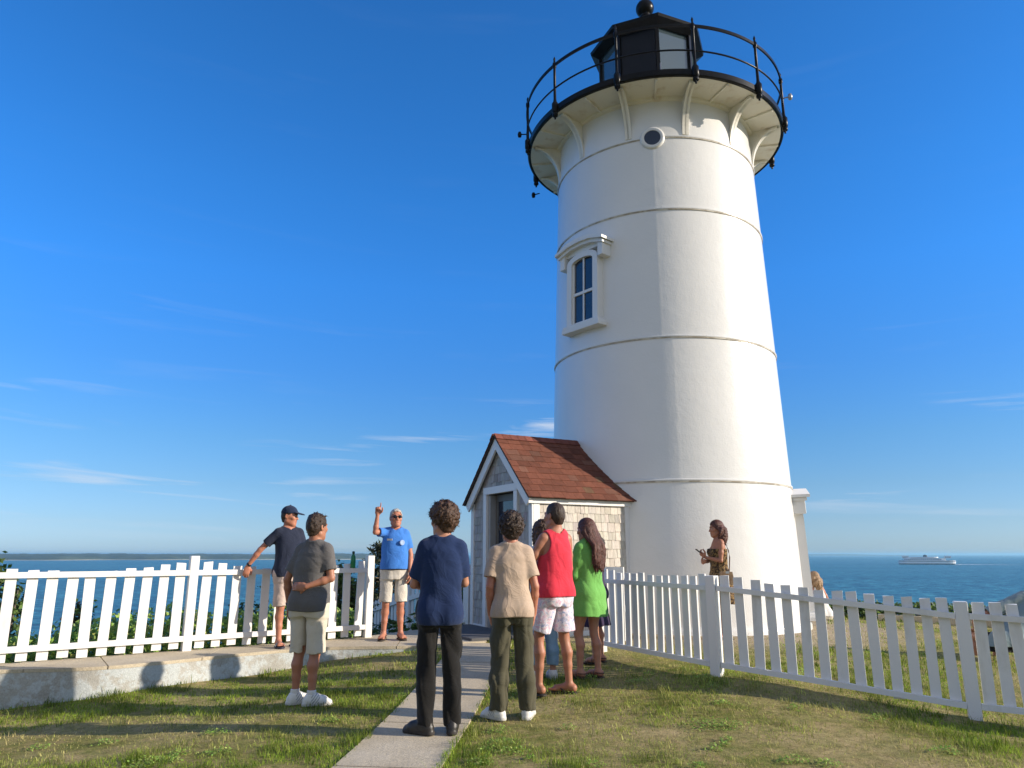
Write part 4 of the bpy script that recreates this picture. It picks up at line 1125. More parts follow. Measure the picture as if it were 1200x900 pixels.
    def bottom(s, name, m, end, r0=.098, r1=.085, r2=.072, waist=1.0, grow=.014, wr=.005, seed=5, scale=1, skirt=False):
        """end: height of the hem above ground, along each leg"""
        F = Field(.0075); prof = [(z, max(w, .155+s.fat), max(d, .105+s.fat)) for z, w, d in s.prof if z <= 1.1]
        F.torso(prof, s.axis, .02, grow, z0=.80, z1=waist)
        for sg in (1, -1): F.ell((sg*.070, -.050, .90), (.080+grow, .080+grow, .11), .04)
        for sd, sg in (('R', 1), ('L', -1)):
            hip, kn, an, toe, pit = s.legs[sd]
            hip_ = hip+np.array([0, 0, -.01])
            if end > kn[2]-.1 and end > .3:
                t = (hip_[2]-end)/(hip_[2]-kn[2]); e = hip_+(kn-hip_)*min(t, 1.15)
                mid = hip_+(e-hip_)*.45; rm = r0+(r1-r0)*.45
                F.cone(hip_, mid, r0, rm, .03); F.cone(mid, e, rm, r1, .007, cap=(None, 1.0))
                F.cone(hip_+(e-hip_)*.86, hip_+(e-hip_)*1.15, r1-.012, r1-.013, .004, cap=(0, None), op='late')
            else:
                cb = kn*.6+an*.4+np.array([0, -.02, 0]); e = kn+(an-kn)*((kn[2]-end)/(kn[2]-an[2]))
                F.chain([hip_, hip_*.45+kn*.55, kn], [r0, (r0+r1)/2-.004, r1], .03); F.chain([kn, cb], [r1, (r1+r2)/2+.004], .025)
                F.cone(cb, e, (r1+r2)/2+.004, r2, .02, cap=(None, 1.0))
        if wr: F.warp(s.wr(wr, seed))
        kl, kr = s.legs['L'][1], s.legs['R'][1]
        if abs(kl[2]-.5) < .15 and end < .7:
            def slit(x, y, z):
                t = np.clip((.80-z)/.32, 0, 1); xc = (kl[0]+kr[0])/2*t; yc = (kl[1]+kr[1])/2*t; sl_ = (kr[1]-kl[1])/max(.05, kr[0]-kl[0])*0
                return np.maximum(np.abs(x-xc)-(.003+.016*t), z-.79)
            F.cut(slit, np.array([-.1, -.3, end-.1]), np.array([.1, .3, .80]), .03)
        return F.mesh(name, [m], None, scale)
    def shoe(s, sd, kind, scale, name='shoe'):
        an, d, g = s.foot(sd); F = Field(.006); sx = np.array([d[1], -d[0], 0]); base = np.array([an[0], an[1], g])
        up = np.array([0, 0, 1.])
        L = lambda f, l, z: base+d*f+sx*l+up*z
        mats = [M['white_shoe'], M['sole']]
        if kind in ('sneaker', 'boot'):
            F.cone(L(-.04, 0, .050), L(.11, 0, .042), .039, .040, .03); F.cone(L(.10, -.006, .036), L(.160, 0, .032), .040, .029, .03)
            F.cone(L(-.01, 0, .06), L(-.005, 0, .105 if kind == 'sneaker' else .15), .048, .047 if kind == 'sneaker' else .052, .03, cap=(None, 1.0))
            F.cone(L(.03, 0, .085), L(.10, 0, .055), .036, .036, .03)
            F.cone(L(-.045, 0, .016), L(.155, 0, .016), .042, .042, .008)
            if kind == 'sneaker':
                for f_ in (.045, .062, .079, .096): F.cone(L(f_, -.018, .098-.45*(f_-.02)), L(f_+.006, .018, .098-.45*(f_-.02)), .005, .005, .003)
                mats = [M['white_shoe'], M['sole'], M['shoe_grey']]
            F.keep(lambda x, y, z: g+.002-z)
            if kind == 'boot': mats = [M['black_leather'], M['dark_sole']]
            zs = g+.03
            def mi(C):
                r_ = (C[:, 2] < zs).astype(np.int32); q = (C-base) @ d; u = np.abs((C-base) @ sx)
                if kind == 'sneaker': r_[(C[:, 2] >= zs) & (((q > .0) & (q < .075) & (u > .02) & (np.abs((q*1.3-C[:, 2]+g) % .034-.017) < .006)) | ((q > .035) & (q < .11) & (u < .017)))] = 2
                return r_
            return F.mesh(name, mats, mi, scale)
        th = .022
        F.cone(L(-.045, 0, th/2), L(.05, 0, th/2), .040, .036, .02); F.cone(L(.05, 0, th/2), L(.155, 0, th/2), .037, .044, .02)
        F.keep(lambda x, y, z: np.maximum(g+.001-z, z-g-th))
        ns = len(F.ops)
        def strap(f, z0, w, r=.006):
            pts = [L(f, w*math.cos(t), .012+z0*math.sin(t)) for t in np.linspace(0, PI, 9)]
            for a, b in zip(pts[:-1], pts[1:]): F.cone(a, b, r, r, .004)
        if kind == 'sandal':
            for f, z0 in ((.09, .05), (.115, .046), (.03, .085)): strap(f, z0, .046, .008)
            pts = [L(-.075*math.sin(t)+0.0-.0, .045*math.cos(t), .06) for t in np.linspace(0, PI, 9)]
            for a, b in zip(pts[:-1], pts[1:]): F.cone(a, b, .007, .007, .004)
            mats = [M['brown_leather'], M['dark_sole']]
        elif kind == 'slide':
            for f in np.linspace(.07, .125, 5): strap(f, .058-.0*f, .05, .011)
            mats = [M['blue_rubber'], M['white_shoe']]
            def mi(C):
                q = (C-base) @ d; return ((np.abs((q-.06) % .024-.012) < .004) & (C[:, 2] > g+th+.006) & (q > .06)).astype(np.int32)
            return F.mesh(name, mats, mi, scale)
        else:
            for sg in (1, -1):
                pts = [L(.13, 0, .045), L(.09, sg*.022, .058), L(.04, sg*.045, .03)]
                for a, b in zip(pts[:-1], pts[1:]): F.cone(a, b, .007, .008, .004)
            mats = [M['dark_sole'], M['dark_sole']]
        return F.mesh(name, mats, lambda C: (C[:, 2] < g+.02).astype(np.int32), scale)
    def hair(s, kind, m, scale, seed=3, name='hair'):
        F = Field(.0066); HR = s.HR; hp = s.hp; r = np.random.default_rng(seed)
        thick = {'short': .010, 'crew': .004, 'curly': .020, 'curly_long': .022, 'long': .014, 'bob': .015, 'grey': .009}[kind]
        F.ell(hp(0, -.014, .034), (.079+thick, .099+thick, .096+thick), .02, HR)
        if kind in ('short', 'crew', 'grey', 'long', 'bob'): F.cone(hp(0, -.05, -.02), hp(0, -.045, -.06), .060+thick*.7, .052+thick*.5, .03)
        if kind in ('curly', 'curly_long'): F.cone(hp(0, -.05, -.01), hp(0, -.045, -.065), .07, .062, .03)
        if kind == 'curly':
            F.ell(hp(0, .03, .095), (.075, .08, .05), .03, HR)
        HRT = HR
        def local(x, y, z):
            a, b, c = x-s.hc[0], y-s.hc[1], z-s.hc[2]
            return [a*HRT[0, i]+b*HRT[1, i]+c*HRT[2, i] for i in range(3)]
        def hairline(x, y, z):
            lx, ly, lz = local(x, y, z)
            fl = {'crew': .075, 'short': .07, 'grey': .085, 'curly': .045, 'curly_long': .05, 'long': .07, 'bob': .065}[kind]
            lo = -.085 if kind in ('short', 'grey', 'crew') else -.10
            zl = lo+np.clip((ly+.055)/.10, 0, 1)*(fl-lo-.055*np.clip((np.abs(lx)-.045)/.03, 0, 1))
            return (zl-lz)*.7
        if kind in ('curly', 'curly_long'):
            N = 620; P = r.normal(0, 1, (N, 3)); P /= np.linalg.norm(P, axis=1)[:, None]
            for p in P:
                q = p*np.array([.083+thick, .103+thick, .10+thick])+np.array([0, -.014, .034]); zl = -.06+np.clip((q[1]+.05)/.11, 0, 1)*.12
                if q[2] < zl-.015: continue
                rr = r.uniform(.006, .012); w = hp(*(q*r.uniform(.97, 1.06))); t = np.cross(p, r.normal(0, 1, 3)); t = s.hv(*(t*.020/np.linalg.norm(t)+p*.004)); e_ = w+t*.5+s.hv(*(p*.008))
                F.cone(w-t, w, rr, rr, .006); F.cone(w, e_, rr, rr*.7, .006)
        F.keep(hairline, .012)
        if kind in ('short', 'grey', 'crew'):
            F.warp(lambda x, y, z: (.0035*np.sin(95*x+40*z+3*np.sin(50*y))*np.sin(80*y-30*z)*(1 if kind != 'crew' else .3)).astype(f32))
        if kind == 'short':
            for i in range(70):
                p = r.normal(0, 1, 3); p /= np.linalg.norm(p)
                if p[2] < .2: continue
                q = p*np.array([.086, .106, .104])+np.array([0, -.014, .034]); w = hp(*q); dd = s.hv(*(p*.016+np.array([r.normal(0, .006), .012, 0]))); F.cone(w, w+dd, .010, .005, .006)
        def strand(pts, r0, r1, k=.012): F.chain(pts, list(np.linspace(r0, r1, len(pts))), k)
        if kind in ('long', 'curly_long', 'bob'):
            ln = {'long': .50, 'curly_long': .27, 'bob': .27}[kind]; N = {'long': 40, 'curly_long': 56, 'bob': 34}[kind]
            for i in range(N):
                u = -1+2*(i+.5)/N; ang = u*1.75; rad = .080+thick*.6
                p0 = hp(rad*math.sin(ang), -rad*1.15*math.cos(ang)-.012, .03)
                l = ln*(1-.18*abs(u)+r.normal(0, .05)); pts = [p0]; n = 7
                for q in range(1, n+1):
                    t = q/n; back = np.array([p0[0]-s.hc[0], p0[1]-s.hc[1], 0]); back = back/np.linalg.norm(back)
                    w_ = (.018*math.sin(q*2.1+i*1.7), .018*math.cos(q*1.7+i*2.3)) if kind == 'curly_long' else (.006*math.sin(q*1.3+i), .005*math.cos(q+i*2))
                    shr = back*(.02*math.sin(t*PI*.9)-.02*t)
                    pt = p0+np.array([w_[0], w_[1], -l*t])+shr+back*.012
                    if ln > .3:
                        g_ = min(1, max(0, (s.hc[2]-.02-pt[2])/.16)); tgt = np.array([p0[0]*.95+.010*math.sin(i*2.4+q), -.155-.035*g_-.02*math.cos(i*1.9)+.03*abs(u), pt[2]])
                        pt = pt*(1-g_)+tgt*g_
                    elif ln < .3 and kind == 'bob': pt = pt+np.array([.010*math.sin(q*1.5+i*.9), .010*math.cos(q*1.3+i*.7)-.012*t, 0])+back*.016*math.sin(t*PI)
                    pts.append(pt)
                strand(pts, .019 if kind != 'curly_long' else .016, .008, .007)
        me = F.mesh(name, [m], None, scale, relax=0 if kind.startswith('curly') else 1)
        # loose locks standing off the mass
        N = {'short': 260, 'crew': 0, 'grey': 200, 'curly': 520, 'curly_long': 420, 'long': 200, 'bob': 240}[kind]
        V = np.empty(len(me.vertices)*3, f32); me.vertices.foreach_get('co', V); V = V.reshape(-1, 3); nr = np.empty(len(me.vertices)*3, f32); me.vertices.foreach_get('normal', nr); nr = nr.reshape(-1, 3)
        if N:
            Fq = np.empty(len(me.polygons)*4, np.int32); me.polygons.foreach_get('vertices', Fq); Fq = Fq.reshape(-1, 4)
            pick = r.integers(0, len(V), N); p = V[pick].copy(); n = nr[pick]; d = np.cross(n, r.normal(0, 1, (N, 3))); d /= np.linalg.norm(d, axis=1)[:, None]+1e-9
            if kind in ('long', 'bob', 'curly_long'): d = d*.35+np.array([0, 0, -1.]); d /= np.linalg.norm(d, axis=1)[:, None]
            L_ = r.uniform(.5, 1.3, N)*{'short': .028, 'grey': .02, 'curly': .034, 'curly_long': .05, 'long': .09, 'bob': .06}[kind]; w = r.uniform(.0022, .0048, N); q = np.cross(d, n); rows = []; K = 6
            cv = r.uniform(-1, 1, N)*(60 if kind.startswith('curly') else 14); lift = .011 if kind.startswith('curly') else .006
            for k in range(K):
                t = k/(K-1); a = (cv*L_*t)[:, None]; c_ = p-n*.004+(d*np.cos(a)+q*np.sin(a))*(L_*t)[:, None]+n*(lift*math.sin(t*PI*.75))
                ww = (w*(1-.8*t))[:, None]; rows += [c_-q*ww, c_+q*ww]
            A = np.stack(rows, 1).reshape(-1, 3); I = np.arange(N)[:, None]*(2*K)+len(V)
            Q = np.concatenate([np.concatenate([I+2*k, I+2*k+1, I+2*k+3, I+2*k+2], 1) for k in range(K-1)])
            me = np_mesh(name, np.concatenate([V, A]), np.concatenate([Fq, Q]), [m], True)
        return me

def simple(name, F, mats, scale, midx=None): return F.mesh(name, mats, midx, scale)

def place(P, loc, heading, height, label, skin, cat='person', group=None):
    sc = height/1.75; rz = math.atan2(-heading[0], heading[1])
    o = bpy.data.objects.new('person', P.body(sc, skin)); COL.objects.link(o)
    o.location = loc; o.rotation_euler = (0, 0, rz); tag(o, label, cat, group)
    def part(me, name=None, label=None):
        c = link_mesh(name or me.name.split('.')[0], me, o)
        if label: c['label'] = label
        return c
    return o, part, sc

# ------------------------------------------------------------------ the people
def polo_marks(me_name): pass
# man in cap leaning on the fence rail
P = Person(MALE, {'R': dict(elbow=(.34, -.13, 1.20), wrist=(.455, -.215, .995), dir=(.12, -.12, -1), palm=(-.3, -1, 0), curl=.45),
                  'L': dict(elbow=(-.205, .02, 1.13), wrist=(-.20, .10, .89), curl=.4)},
           {'R': dict(ankle=(.085, .05, .085), knee=(.09, .05, .49), toe=-.15), 'L': dict(ankle=(-.13, .06, .085), knee=(-.10, .07, .49), toe=.5)}, lean=(.015, -.03), head=(R(46), R(-4), 0), fat=.004, closed=False)
o, part, sc = place(P, (-2.93, 9.80, PZ), (.62, -.78), 1.76, 'man in navy cap and dark navy shirt leaning with one hand on the white fence', M['skin_ruddy'])
part(P.top('polo_shirt', M['navy_polo'], hem=.86, sleeve=.66, seed=2, collar=True, scale=sc))
part(P.bottom('shorts', M['pink_shorts'], .50, seed=3, scale=sc))
for sd in 'RL': part(P.shoe(sd, 'slide', sc, 'slide'))
def cap_part(P, sc):
    F = Field(.006); hp = P.hp
    F.ell(hp(0, -.012, .045), (.090, .110, .098), .02, P.HR); F.keep(lambda x, y, z: P.hc[2]+.035-z, .004)
    F.ell(hp(0, .12, .045), (.072, .085, .012), .02, P.HR @ rotx(-.18)); F.ell(hp(0, -.012, .145), (.012, .012, .008), .006)
    return F.mesh('cap', [M['cap']], None, sc)
part(cap_part(P, sc)); part(P.hair('crew', M['hair_dark'], sc, 5))
def wrist_band(P, sd, name, m, sc, r=.034):
    a = P.arms[sd]; E = np.array(a['elbow']); W = np.array(a['wrist']); d = unit(W-E); F = Field(.005)
    F.cone(W-d*.035, W-d*.01, r, r*.95, .004, cap=(0., 1.)); 
    return F.mesh(name, [m], None, sc)
part(wrist_band(P, 'R', 'wristwatch', M['watch'], sc))

# man in grey polo, one hand behind his back
P = Person(MALE, {'L': dict(elbow=(-.235, -.05, 1.135), wrist=(-.255, .04, .885), dir=(.05, .12, -1), curl=.35),
                  'R': dict(elbow=(.240, -.03, 1.15), wrist=(.05, -.155, 1.075), dir=(-1, -.02, .02), palm=(.1, 1, -.1), curl=.25)},
           {'R': dict(ankle=(.095, -.02, .085), toe=-1.0), 'L': dict(ankle=(-.09, -.01, .085), toe=-.75)}, lean=(.03, -.01), head=(R(-12), 0, 0), fat=.01)
o, part, sc = place(P, (-1.97, 7.36, hz(-1.97, 7.36)), (.33, 1), 1.77, 'man in grey polo shirt and khaki shorts holding one hand behind his back', M['skin_tan'])
part(P.top('polo_shirt', M['grey_polo'], hem=.85, sleeve=.72, seed=4, collar=True, scale=sc, wr=.0032))
part(P.bottom('shorts', M['khaki_shorts'], .47, seed=6, scale=sc, r0=.098, r1=.090, wr=.006))
for sd in 'RL':
    part(P.shoe(sd, 'sneaker', sc, 'sneaker'))
    F = Field(.006); an = P.legs[sd][2]; F.cone(an-np.array([0, 0, .02]), an+np.array([0, -.004, .06]), .043, .042, .01, cap=(0., 1.)); part(F.mesh('sock', [M['sock']], None, sc))
part(P.hair('short', M['hair_dark'], sc, 7)); part(wrist_band(P, 'L', 'bracelet', M['watch'], sc))

# guide in bright blue polo
P = Person(MALE, {'R': dict(shrug=(-.01, 0, .02), elbow=(.285, .12, 1.435), wrist=(.265, .15, 1.67), dir=(-.05, .05, 1), palm=(.1, 1, 0), curls=[.06, 1.35, 1.4, 1.4]),
                  'L': dict(elbow=(-.22, .0, 1.13), wrist=(-.21, .10, .90), curl=.4)},
           {'R': dict(ankle=(.115, 0, .085), toe=-.25), 'L': dict(ankle=(-.115, 0, .085), toe=.25)}, head=(R(8), R(6), 0), fat=.014, closed=False)
o, part, sc = place(P, (-1.66, 10.55, PZ), (.22, -1), 1.77, 'grey haired guide in bright blue polo pointing one finger skywards', M['skin_ruddy'])
part(P.top('polo_shirt', M['blue_polo'], hem=.93, sleeve=.70, seed=8, collar=True, scale=sc, grow=.014))
part(P.bottom('shorts', M['stone_shorts'], .50, seed=9, scale=sc, r0=.098, r1=.088, waist=.99))
F = Field(.006); F.torso(P.prof, P.axis, .004, .024, z0=.925, z1=.965); F.torso(P.prof, P.axis, .003, .012, z0=.90, z1=1.0, op='cut'); part(F.mesh('belt', [M['belt']], None, sc))
for sd in 'RL': part(P.shoe(sd, 'sandal', sc, 'sandal'))
part(P.hair('grey', M['hair_grey'], sc, 9))
def sunglasses(P, sc):
    F = Field(.005)
    for sg in (1, -1):
        F.ell(P.hp(sg*.034, .103, .006), (.028, .010, .020), .006, P.HR); F.cone(P.hp(sg*.062, .095, .014), P.hp(sg*.086, .0, .010), .005, .005, .004)
    F.cone(P.hp(-.015, .106, .012), P.hp(.015, .106, .012), .0055, .0055, .004)
    return F.mesh('sunglasses', [M['black_matte']], None, sc)
part(sunglasses(P, sc))
def chest_mark(P, name, m, x, z, w, h, sc, shape='box'):
    """a small patch lying on the shirt front"""
    pr = np.array(P.prof); W = np.interp(z, pr[:, 0], pr[:, 1])+.03; D = np.interp(z, pr[:, 0], pr[:, 2])+.034
    y = D*(1-(abs(x)/W)**2.35)**(1/2.35)
    b = MB(); Mx = Matrix.Translation((x*sc, y*sc, z*sc)) @ Matrix.Rotation(-math.atan2(x*1.1, W)*.9, 4, 'Z')
    if shape == 'box': b.box(-w/2, w/2, -.004, .006, -h/2, h/2, Mx)
    else:
        b.lathe([(.0, .006), (w*.3, .006), (w*.3, .008), (w*.42, .008), (w*.42, .006), (w*.5, .006), (w*.5, -.01)], 20, Mx=Mx @ Matrix.Rotation(-PI/2, 4, 'X'))
    return b.build(name, m, None)
M['badge'] = mat('name_badge', (.62, .60, .56), .4); M['emblem'] = mat('sewn_emblem', (.42, .52, .68), .7, (.25, .38, .66), 160, 1)
for nm, m_, x, z, w, h, shp in (('name_badge', M['badge'], .085, 1.335, .075, .026, 'box'), ('shirt_emblem', M['emblem'], -.088, 1.295, .072, .072, 'disc')):
    c = chest_mark(P, nm, m_, x, z, w, h, sc, shp); c.parent = o

# teenager in navy tee and black trousers
P = Person(MALE, {'R': dict(elbow=(.202, .05, 1.13), wrist=(.03, .20, 1.15), dir=(-1, .05, .15), palm=(0, -1, 0), curl=.4),
                  'L': dict(elbow=(-.210, .06, 1.12), wrist=(-.03, .215, 1.10), dir=(1, -.05, .1), palm=(0, -1, 0), curl=.4)},
           {'R': dict(ankle=(.115, -.03, .085), toe=-.15), 'L': dict(ankle=(-.10, -.03, .085), toe=.95)}, lean=(.01, -.02), head=(R(36), 0, 0), fat=-.002)
o, part, sc = place(P, (-.60, 6.30, hz(-.6, 6.3)+.02), (-.16, 1), 1.80, 'teenager with arms crossed in navy tee and black trousers standing on the path', M['skin'])
part(P.top('tee_shirt', M['navy_tee'], hem=.815, sleeve=.80, seed=11, scale=sc, wr=.003, flare=.012, slv_grow=.013))
part(P.bottom('trousers', M['black_trousers'], .075, seed=12, scale=sc, r0=.094, r1=.074, r2=.060, wr=.007))
for sd in 'RL': part(P.shoe(sd, 'boot', sc, 'boot'))
part(P.hair('curly', M['hair_brown'], sc, 13))

# teenager in beige tee and olive trousers
P = Person(MALE, {'R': dict(elbow=(.205, -.05, 1.12), wrist=(.205, .05, .87), dir=(-.2, .2, -1), curl=.5),
                  'L': dict(elbow=(-.205, -.05, 1.12), wrist=(-.195, .05, .88), dir=(.25, .15, -1), curl=.5)},
           {'R': dict(ankle=(.135, -.02, .085), toe=-.35), 'L': dict(ankle=(-.125, -.02, .085), toe=.75)}, lean=(-.01, .0), head=(R(14), 0, 0), fat=.0)
o, part, sc = place(P, (.0, 6.80, hz(0, 6.8)), (-.1, 1), 1.74, 'curly haired teenager in beige tee and olive trousers with hands at his pockets', M['skin_ruddy'])
part(P.top('tee_shirt', M['beige_tee'], hem=.855, sleeve=.72, seed=14, scale=sc, wr=.0036, flare=.02, slv_grow=.018))
part(P.bottom('trousers', M['olive_trousers'], .085, seed=15, scale=sc, r0=.100, r1=.082, r2=.070, wr=.008))
for sd in 'RL': part(P.shoe(sd, 'sneaker', sc, 'sneaker'))
part(P.hair('curly', M['hair_dark'], sc, 16))

# girl with curly hair, mostly hidden
P = Person(FEMALE, {'R': dict(elbow=(.21, -.02, 1.13), wrist=(.19, .08, .90), curl=.4), 'L': dict(elbow=(-.21, -.02, 1.13), wrist=(-.19, .08, .90), curl=.4)},
           {'R': dict(toe=-.1), 'L': dict(toe=.2)}, head=(R(10), 0, 0))
o, part, sc = place(P, (.34, 8.25, hz(.34, 8.25)), (-.35, 1), 1.64, 'curly haired girl in white top and rolled jeans, half hidden behind the red tank top', M['skin'])
part(P.top('tee_shirt', M['white_tee'], hem=.84, sleeve=.6, seed=17, scale=sc)); part(P.bottom('jeans', M['jeans'], .17, seed=18, scale=sc, r0=.092, r1=.07, r2=.062))
for sd in 'RL': part(P.shoe(sd, 'sneaker', sc, 'sneaker'))
part(P.hair('curly_long', M['hair_brown'], sc, 19))

# man in red tank top
P = Person(MALE, {'R': dict(elbow=(.225, .05, 1.13), wrist=(.0, .205, 1.13), dir=(-1, -.15, .0), palm=(0, -1, 0), curl=.45),
                  'L': dict(elbow=(-.255, .06, 1.14), wrist=(-.01, .20, 1.17), dir=(1, -.1, -.05), palm=(0, -1, 0), curl=.4)},
           {'R': dict(ankle=(.14, -.03, .085), knee=(.125, .02, .49), toe=.75), 'L': dict(ankle=(-.15, .05, .085), knee=(-.14, .07, .50), toe=.2)}, lean=(.02, .0), head=(R(12), 0, 0), fat=.002, closed=False)
o, part, sc = place(P, (.42, 7.52, hz(.42, 7.52)), (-.55, .85), 1.83, 'man in red tank top and printed shorts standing with arms crossed', M['skin_tan'])
part(P.top('tank_top', M['red_tank'], hem=.875, seed=20, scale=sc, tank=True, grow=.013, neck=.088, neckz=1.44, wr=.004))
part(P.bottom('shorts', M['print_shorts'], .57, seed=21, scale=sc, r0=.102, r1=.100, wr=.006))
for sd in 'RL': part(P.shoe(sd, 'flipflop', sc, 'flip_flop'))
part(P.hair('crew', M['hair_dark'], sc, 22))

# girl in long green sweatshirt
P = Person(FEMALE, {'R': dict(elbow=(.185, .03, 1.13), wrist=(.05, .20, 1.13), dir=(-1, .2, .1), palm=(0, -1, 0), curl=.4),
                    'L': dict(elbow=(-.185, .05, 1.12), wrist=(-.05, .21, 1.10), dir=(1, .1, 0), palm=(0, -1, 0), curl=.4)},
           {'R': dict(ankle=(.085, -.05, .085), toe=-.1), 'L': dict(ankle=(-.10, .06, .085), knee=(-.095, .08, .48), toe=.1)}, head=(R(8), R(-4), 0), closed=False)
o, part, sc = place(P, (.83, 8.22, hz(.83, 8.22)), (-.72, .7), 1.66, 'long haired girl in oversized green sweatshirt beside the fence end', M['skin'])
part(P.top('sweatshirt', M['green_sweat'], hem=.67, sleeve=1.5, seed=23, scale=sc, grow=.030, slv_grow=.026, flare=.016, wr=.0042))
part(P.bottom('shorts', M['purple'], .70, seed=24, scale=sc, r0=.092, r1=.09))
for sd in 'RL': part(P.shoe(sd, 'sandal', sc, 'sandal'))
part(P.hair('long', M['hair_auburn'], sc, 25))

# woman in a dark purple skirt almost wholly behind the girl in green
P = Person(FEMALE, {'R': dict(elbow=(.20, .03, 1.13), wrist=(.12, .2, 1.06), dir=(-1, .3, 0), palm=(0, -1, 0)), 'L': dict(elbow=(-.20, .03, 1.13), wrist=(-.12, .2, 1.06), dir=(1, .3, 0), palm=(0, -1, 0))},
           {'R': dict(toe=-.1), 'L': dict(toe=.1)}, head=(0, 0, 0))
o, part, sc = place(P, (.98, 8.95, hz(.98, 8.95)), (-.8, .5), 1.50, 'shorter figure in a dark purple skirt hidden behind the green sweatshirt', M['skin_pink'])
part(P.top('tee_shirt', M['purple'], hem=.84, sleeve=.6, seed=31, scale=sc))
F = Field(.008); F.torso([(.50, .215, .185), (.62, .20, .165), (.80, .192, .145), (.92, .19, .135), (1.0, .165, .115)], P.axis, .02, .008); F.warp(P.wr(.01, 32, .8, .1)); part(F.mesh('skirt', [M['purple']], None, sc))
for sd in 'RL': part(P.shoe(sd, 'sandal', sc, 'sandal'))
part(P.hair('bob', M['hair_dark'], sc, 33))

# woman with telephone by the tower
P = Person(FEMALE, {'L': dict(elbow=(-.175, .03, 1.15), wrist=(-.06, .225, 1.20), dir=(.35, .6, .55), palm=(.6, -.2, .6), curl=.7),
                    'R': dict(elbow=(.19, .09, 1.15), wrist=(.02, .255, 1.12), dir=(-.95, .25, .1), palm=(0, -1, .3), curl=.5)},
           {'R': dict(toe=-.1), 'L': dict(toe=.15)}, head=(0, R(-3), 0), closed=False)
WP = (2.98, 10.75); o, part, sc = place(P, (*WP, hz(*WP)), (-1, -.06), 1.63, 'dark haired woman in strapless printed sundress looking towards the group from the tower', M['skin_tan'])
F = Field(.0075)
pr = [(.50, .25, .21), (.70, .215, .175), (.85, .192, .145), (.95, .18, .13), (1.08, .142, .106), (1.2, .150, .112), (1.30, .162, .12), (1.345, .16, .112)]
F.torso(pr, P.axis, .02, .008)
for sg in (1, -1): F.ell((sg*.066, .088, 1.28), (.066, .062, .066), .04)
F.keep(lambda x, y, z: np.maximum(z-1.325, .52-z)); F.warp(P.wr(.006, 35, .8, .3)); part(F.mesh('sundress', [M['print_dress']], None, sc))
for sd in 'RL': part(P.shoe(sd, 'sandal', sc, 'sandal'))
part(P.hair('bob', M['hair_auburn'], sc, 36))
PH = P
def held(P, o, name, label, cat, build, m):
    b = MB(); build(b)
    q = b.build(name, m, None, bevel=.003); q.matrix_world = Matrix.Translation(o.location) @ Matrix.Rotation(o.rotation_euler[2], 4, 'Z') @ q.matrix_world
    return tag(q, label, cat)
def ph(b):
    W = np.array(P.arms['L']['wrist'])*sc; c = W+np.array([.035, .075, .075])*sc
    b.box(-.036, .036, -.0045, .0045, -.073, .073, Matrix.Translation(tuple(c)) @ Matrix.Rotation(R(-52), 4, 'X'))
held(P, o, 'telephone', 'black telephone held up in the sundress woman\'s hand', 'phone', ph, M['black'])
M['bag'] = cloth('tan_bag_cloth', (.30, .22, .14), (.16, .10, .06))
def bag_build(b):
    b.hexa([tuple(np.array(p)*sc) for p in [(-.30, -.12, .80), (-.225, -.12, .80), (-.225, .11, .80), (-.30, .11, .80), (-.285, -.10, .99), (-.235, -.10, .99), (-.235, .09, .99), (-.285, .09, .99)]])
bg = held(P, o, 'shoulder_bag', 'tan shoulder bag on a thin strap hanging at the sundress woman\'s side', 'bag', bag_build, M['bag'])
b = MB(); b.tube([tuple(np.array(p)*sc) for p in [(-.255, -.06, .98), (-.215, -.085, 1.08), (-.16, -.115, 1.20), (-.135, -.112, 1.30), (-.10, -.085, 1.41), (-.06, -.03, 1.475), (-.05, .05, 1.45)]], .009, 6); st = b.build('strap', M['brown_leather'], bg)
b = MB(); b.box(-.31, -.300, -.03, .02, .90, .93); st2 = b.build('clasp', M['grey_metal'], bg)

# seated pair beyond the tower and the person at the right edge
def seated(loc, head_, H_, heading, label, skin, topm, hairk, hairm, seed, lean=(0, -.02), arms=None, tank=False, capm=False, botm='khaki_shorts'):
    ar = arms or {'R': dict(elbow=(.24, .08, 1.15), wrist=(.16, .30, 1.02), dir=(-.2, 1, -.3), palm=(0, 0, -1)), 'L': dict(elbow=(-.24, .08, 1.15), wrist=(-.16, .30, 1.02), dir=(.2, 1, -.3), palm=(0, 0, -1))}
    B = FEMALE if hairk in ('long', 'bob') else MALE
    P = Person(B, ar, {'R': dict(knee=(.12, .42, .93), ankle=(.12, .46, .50), toe=0), 'L': dict(knee=(-.12, .42, .93), ankle=(-.12, .46, .50), toe=0)}, lean=lean, head=head_)
    o, part, sc = place(P, (loc[0], loc[1], loc[2]-.80*H_/1.75), heading, H_, label, skin)
    part(P.top('tank_top' if tank else 'tee_shirt', topm, hem=.86, sleeve=.75, seed=seed, scale=sc, tank=tank, slv_grow=.028 if not tank else .018, flare=.02))
    part(P.bottom('shorts', M[botm], .915, seed=seed+1, scale=sc, r0=.095, r1=.09)); part(P.hair(hairk, hairm, sc, seed+2))
    for sd in 'RL': part(P.shoe(sd, 'sneaker', sc, 'sneaker'))
    return P, o, part, sc
P, o, part, sc = seated((6.02, 14.7, .20), (R(30), R(10), 0), 1.62, (-.3, 1), 'fair haired woman in pale top seated on the ground past the tower', M['skin_pink'], M['white_tee'], 'bob', M['hair_blond'], 41, lean=(-.10, .03), tank=True)
P, o, part, sc = seated((5.55, 15.2, .26), (R(-20), 0, 0), 1.72, (.1, 1), 'sunburnt man in pink shirt seated just behind the tower edge', M['skin_pink'], M['pink_shorts'], 'crew', M['hair_auburn'], 45)
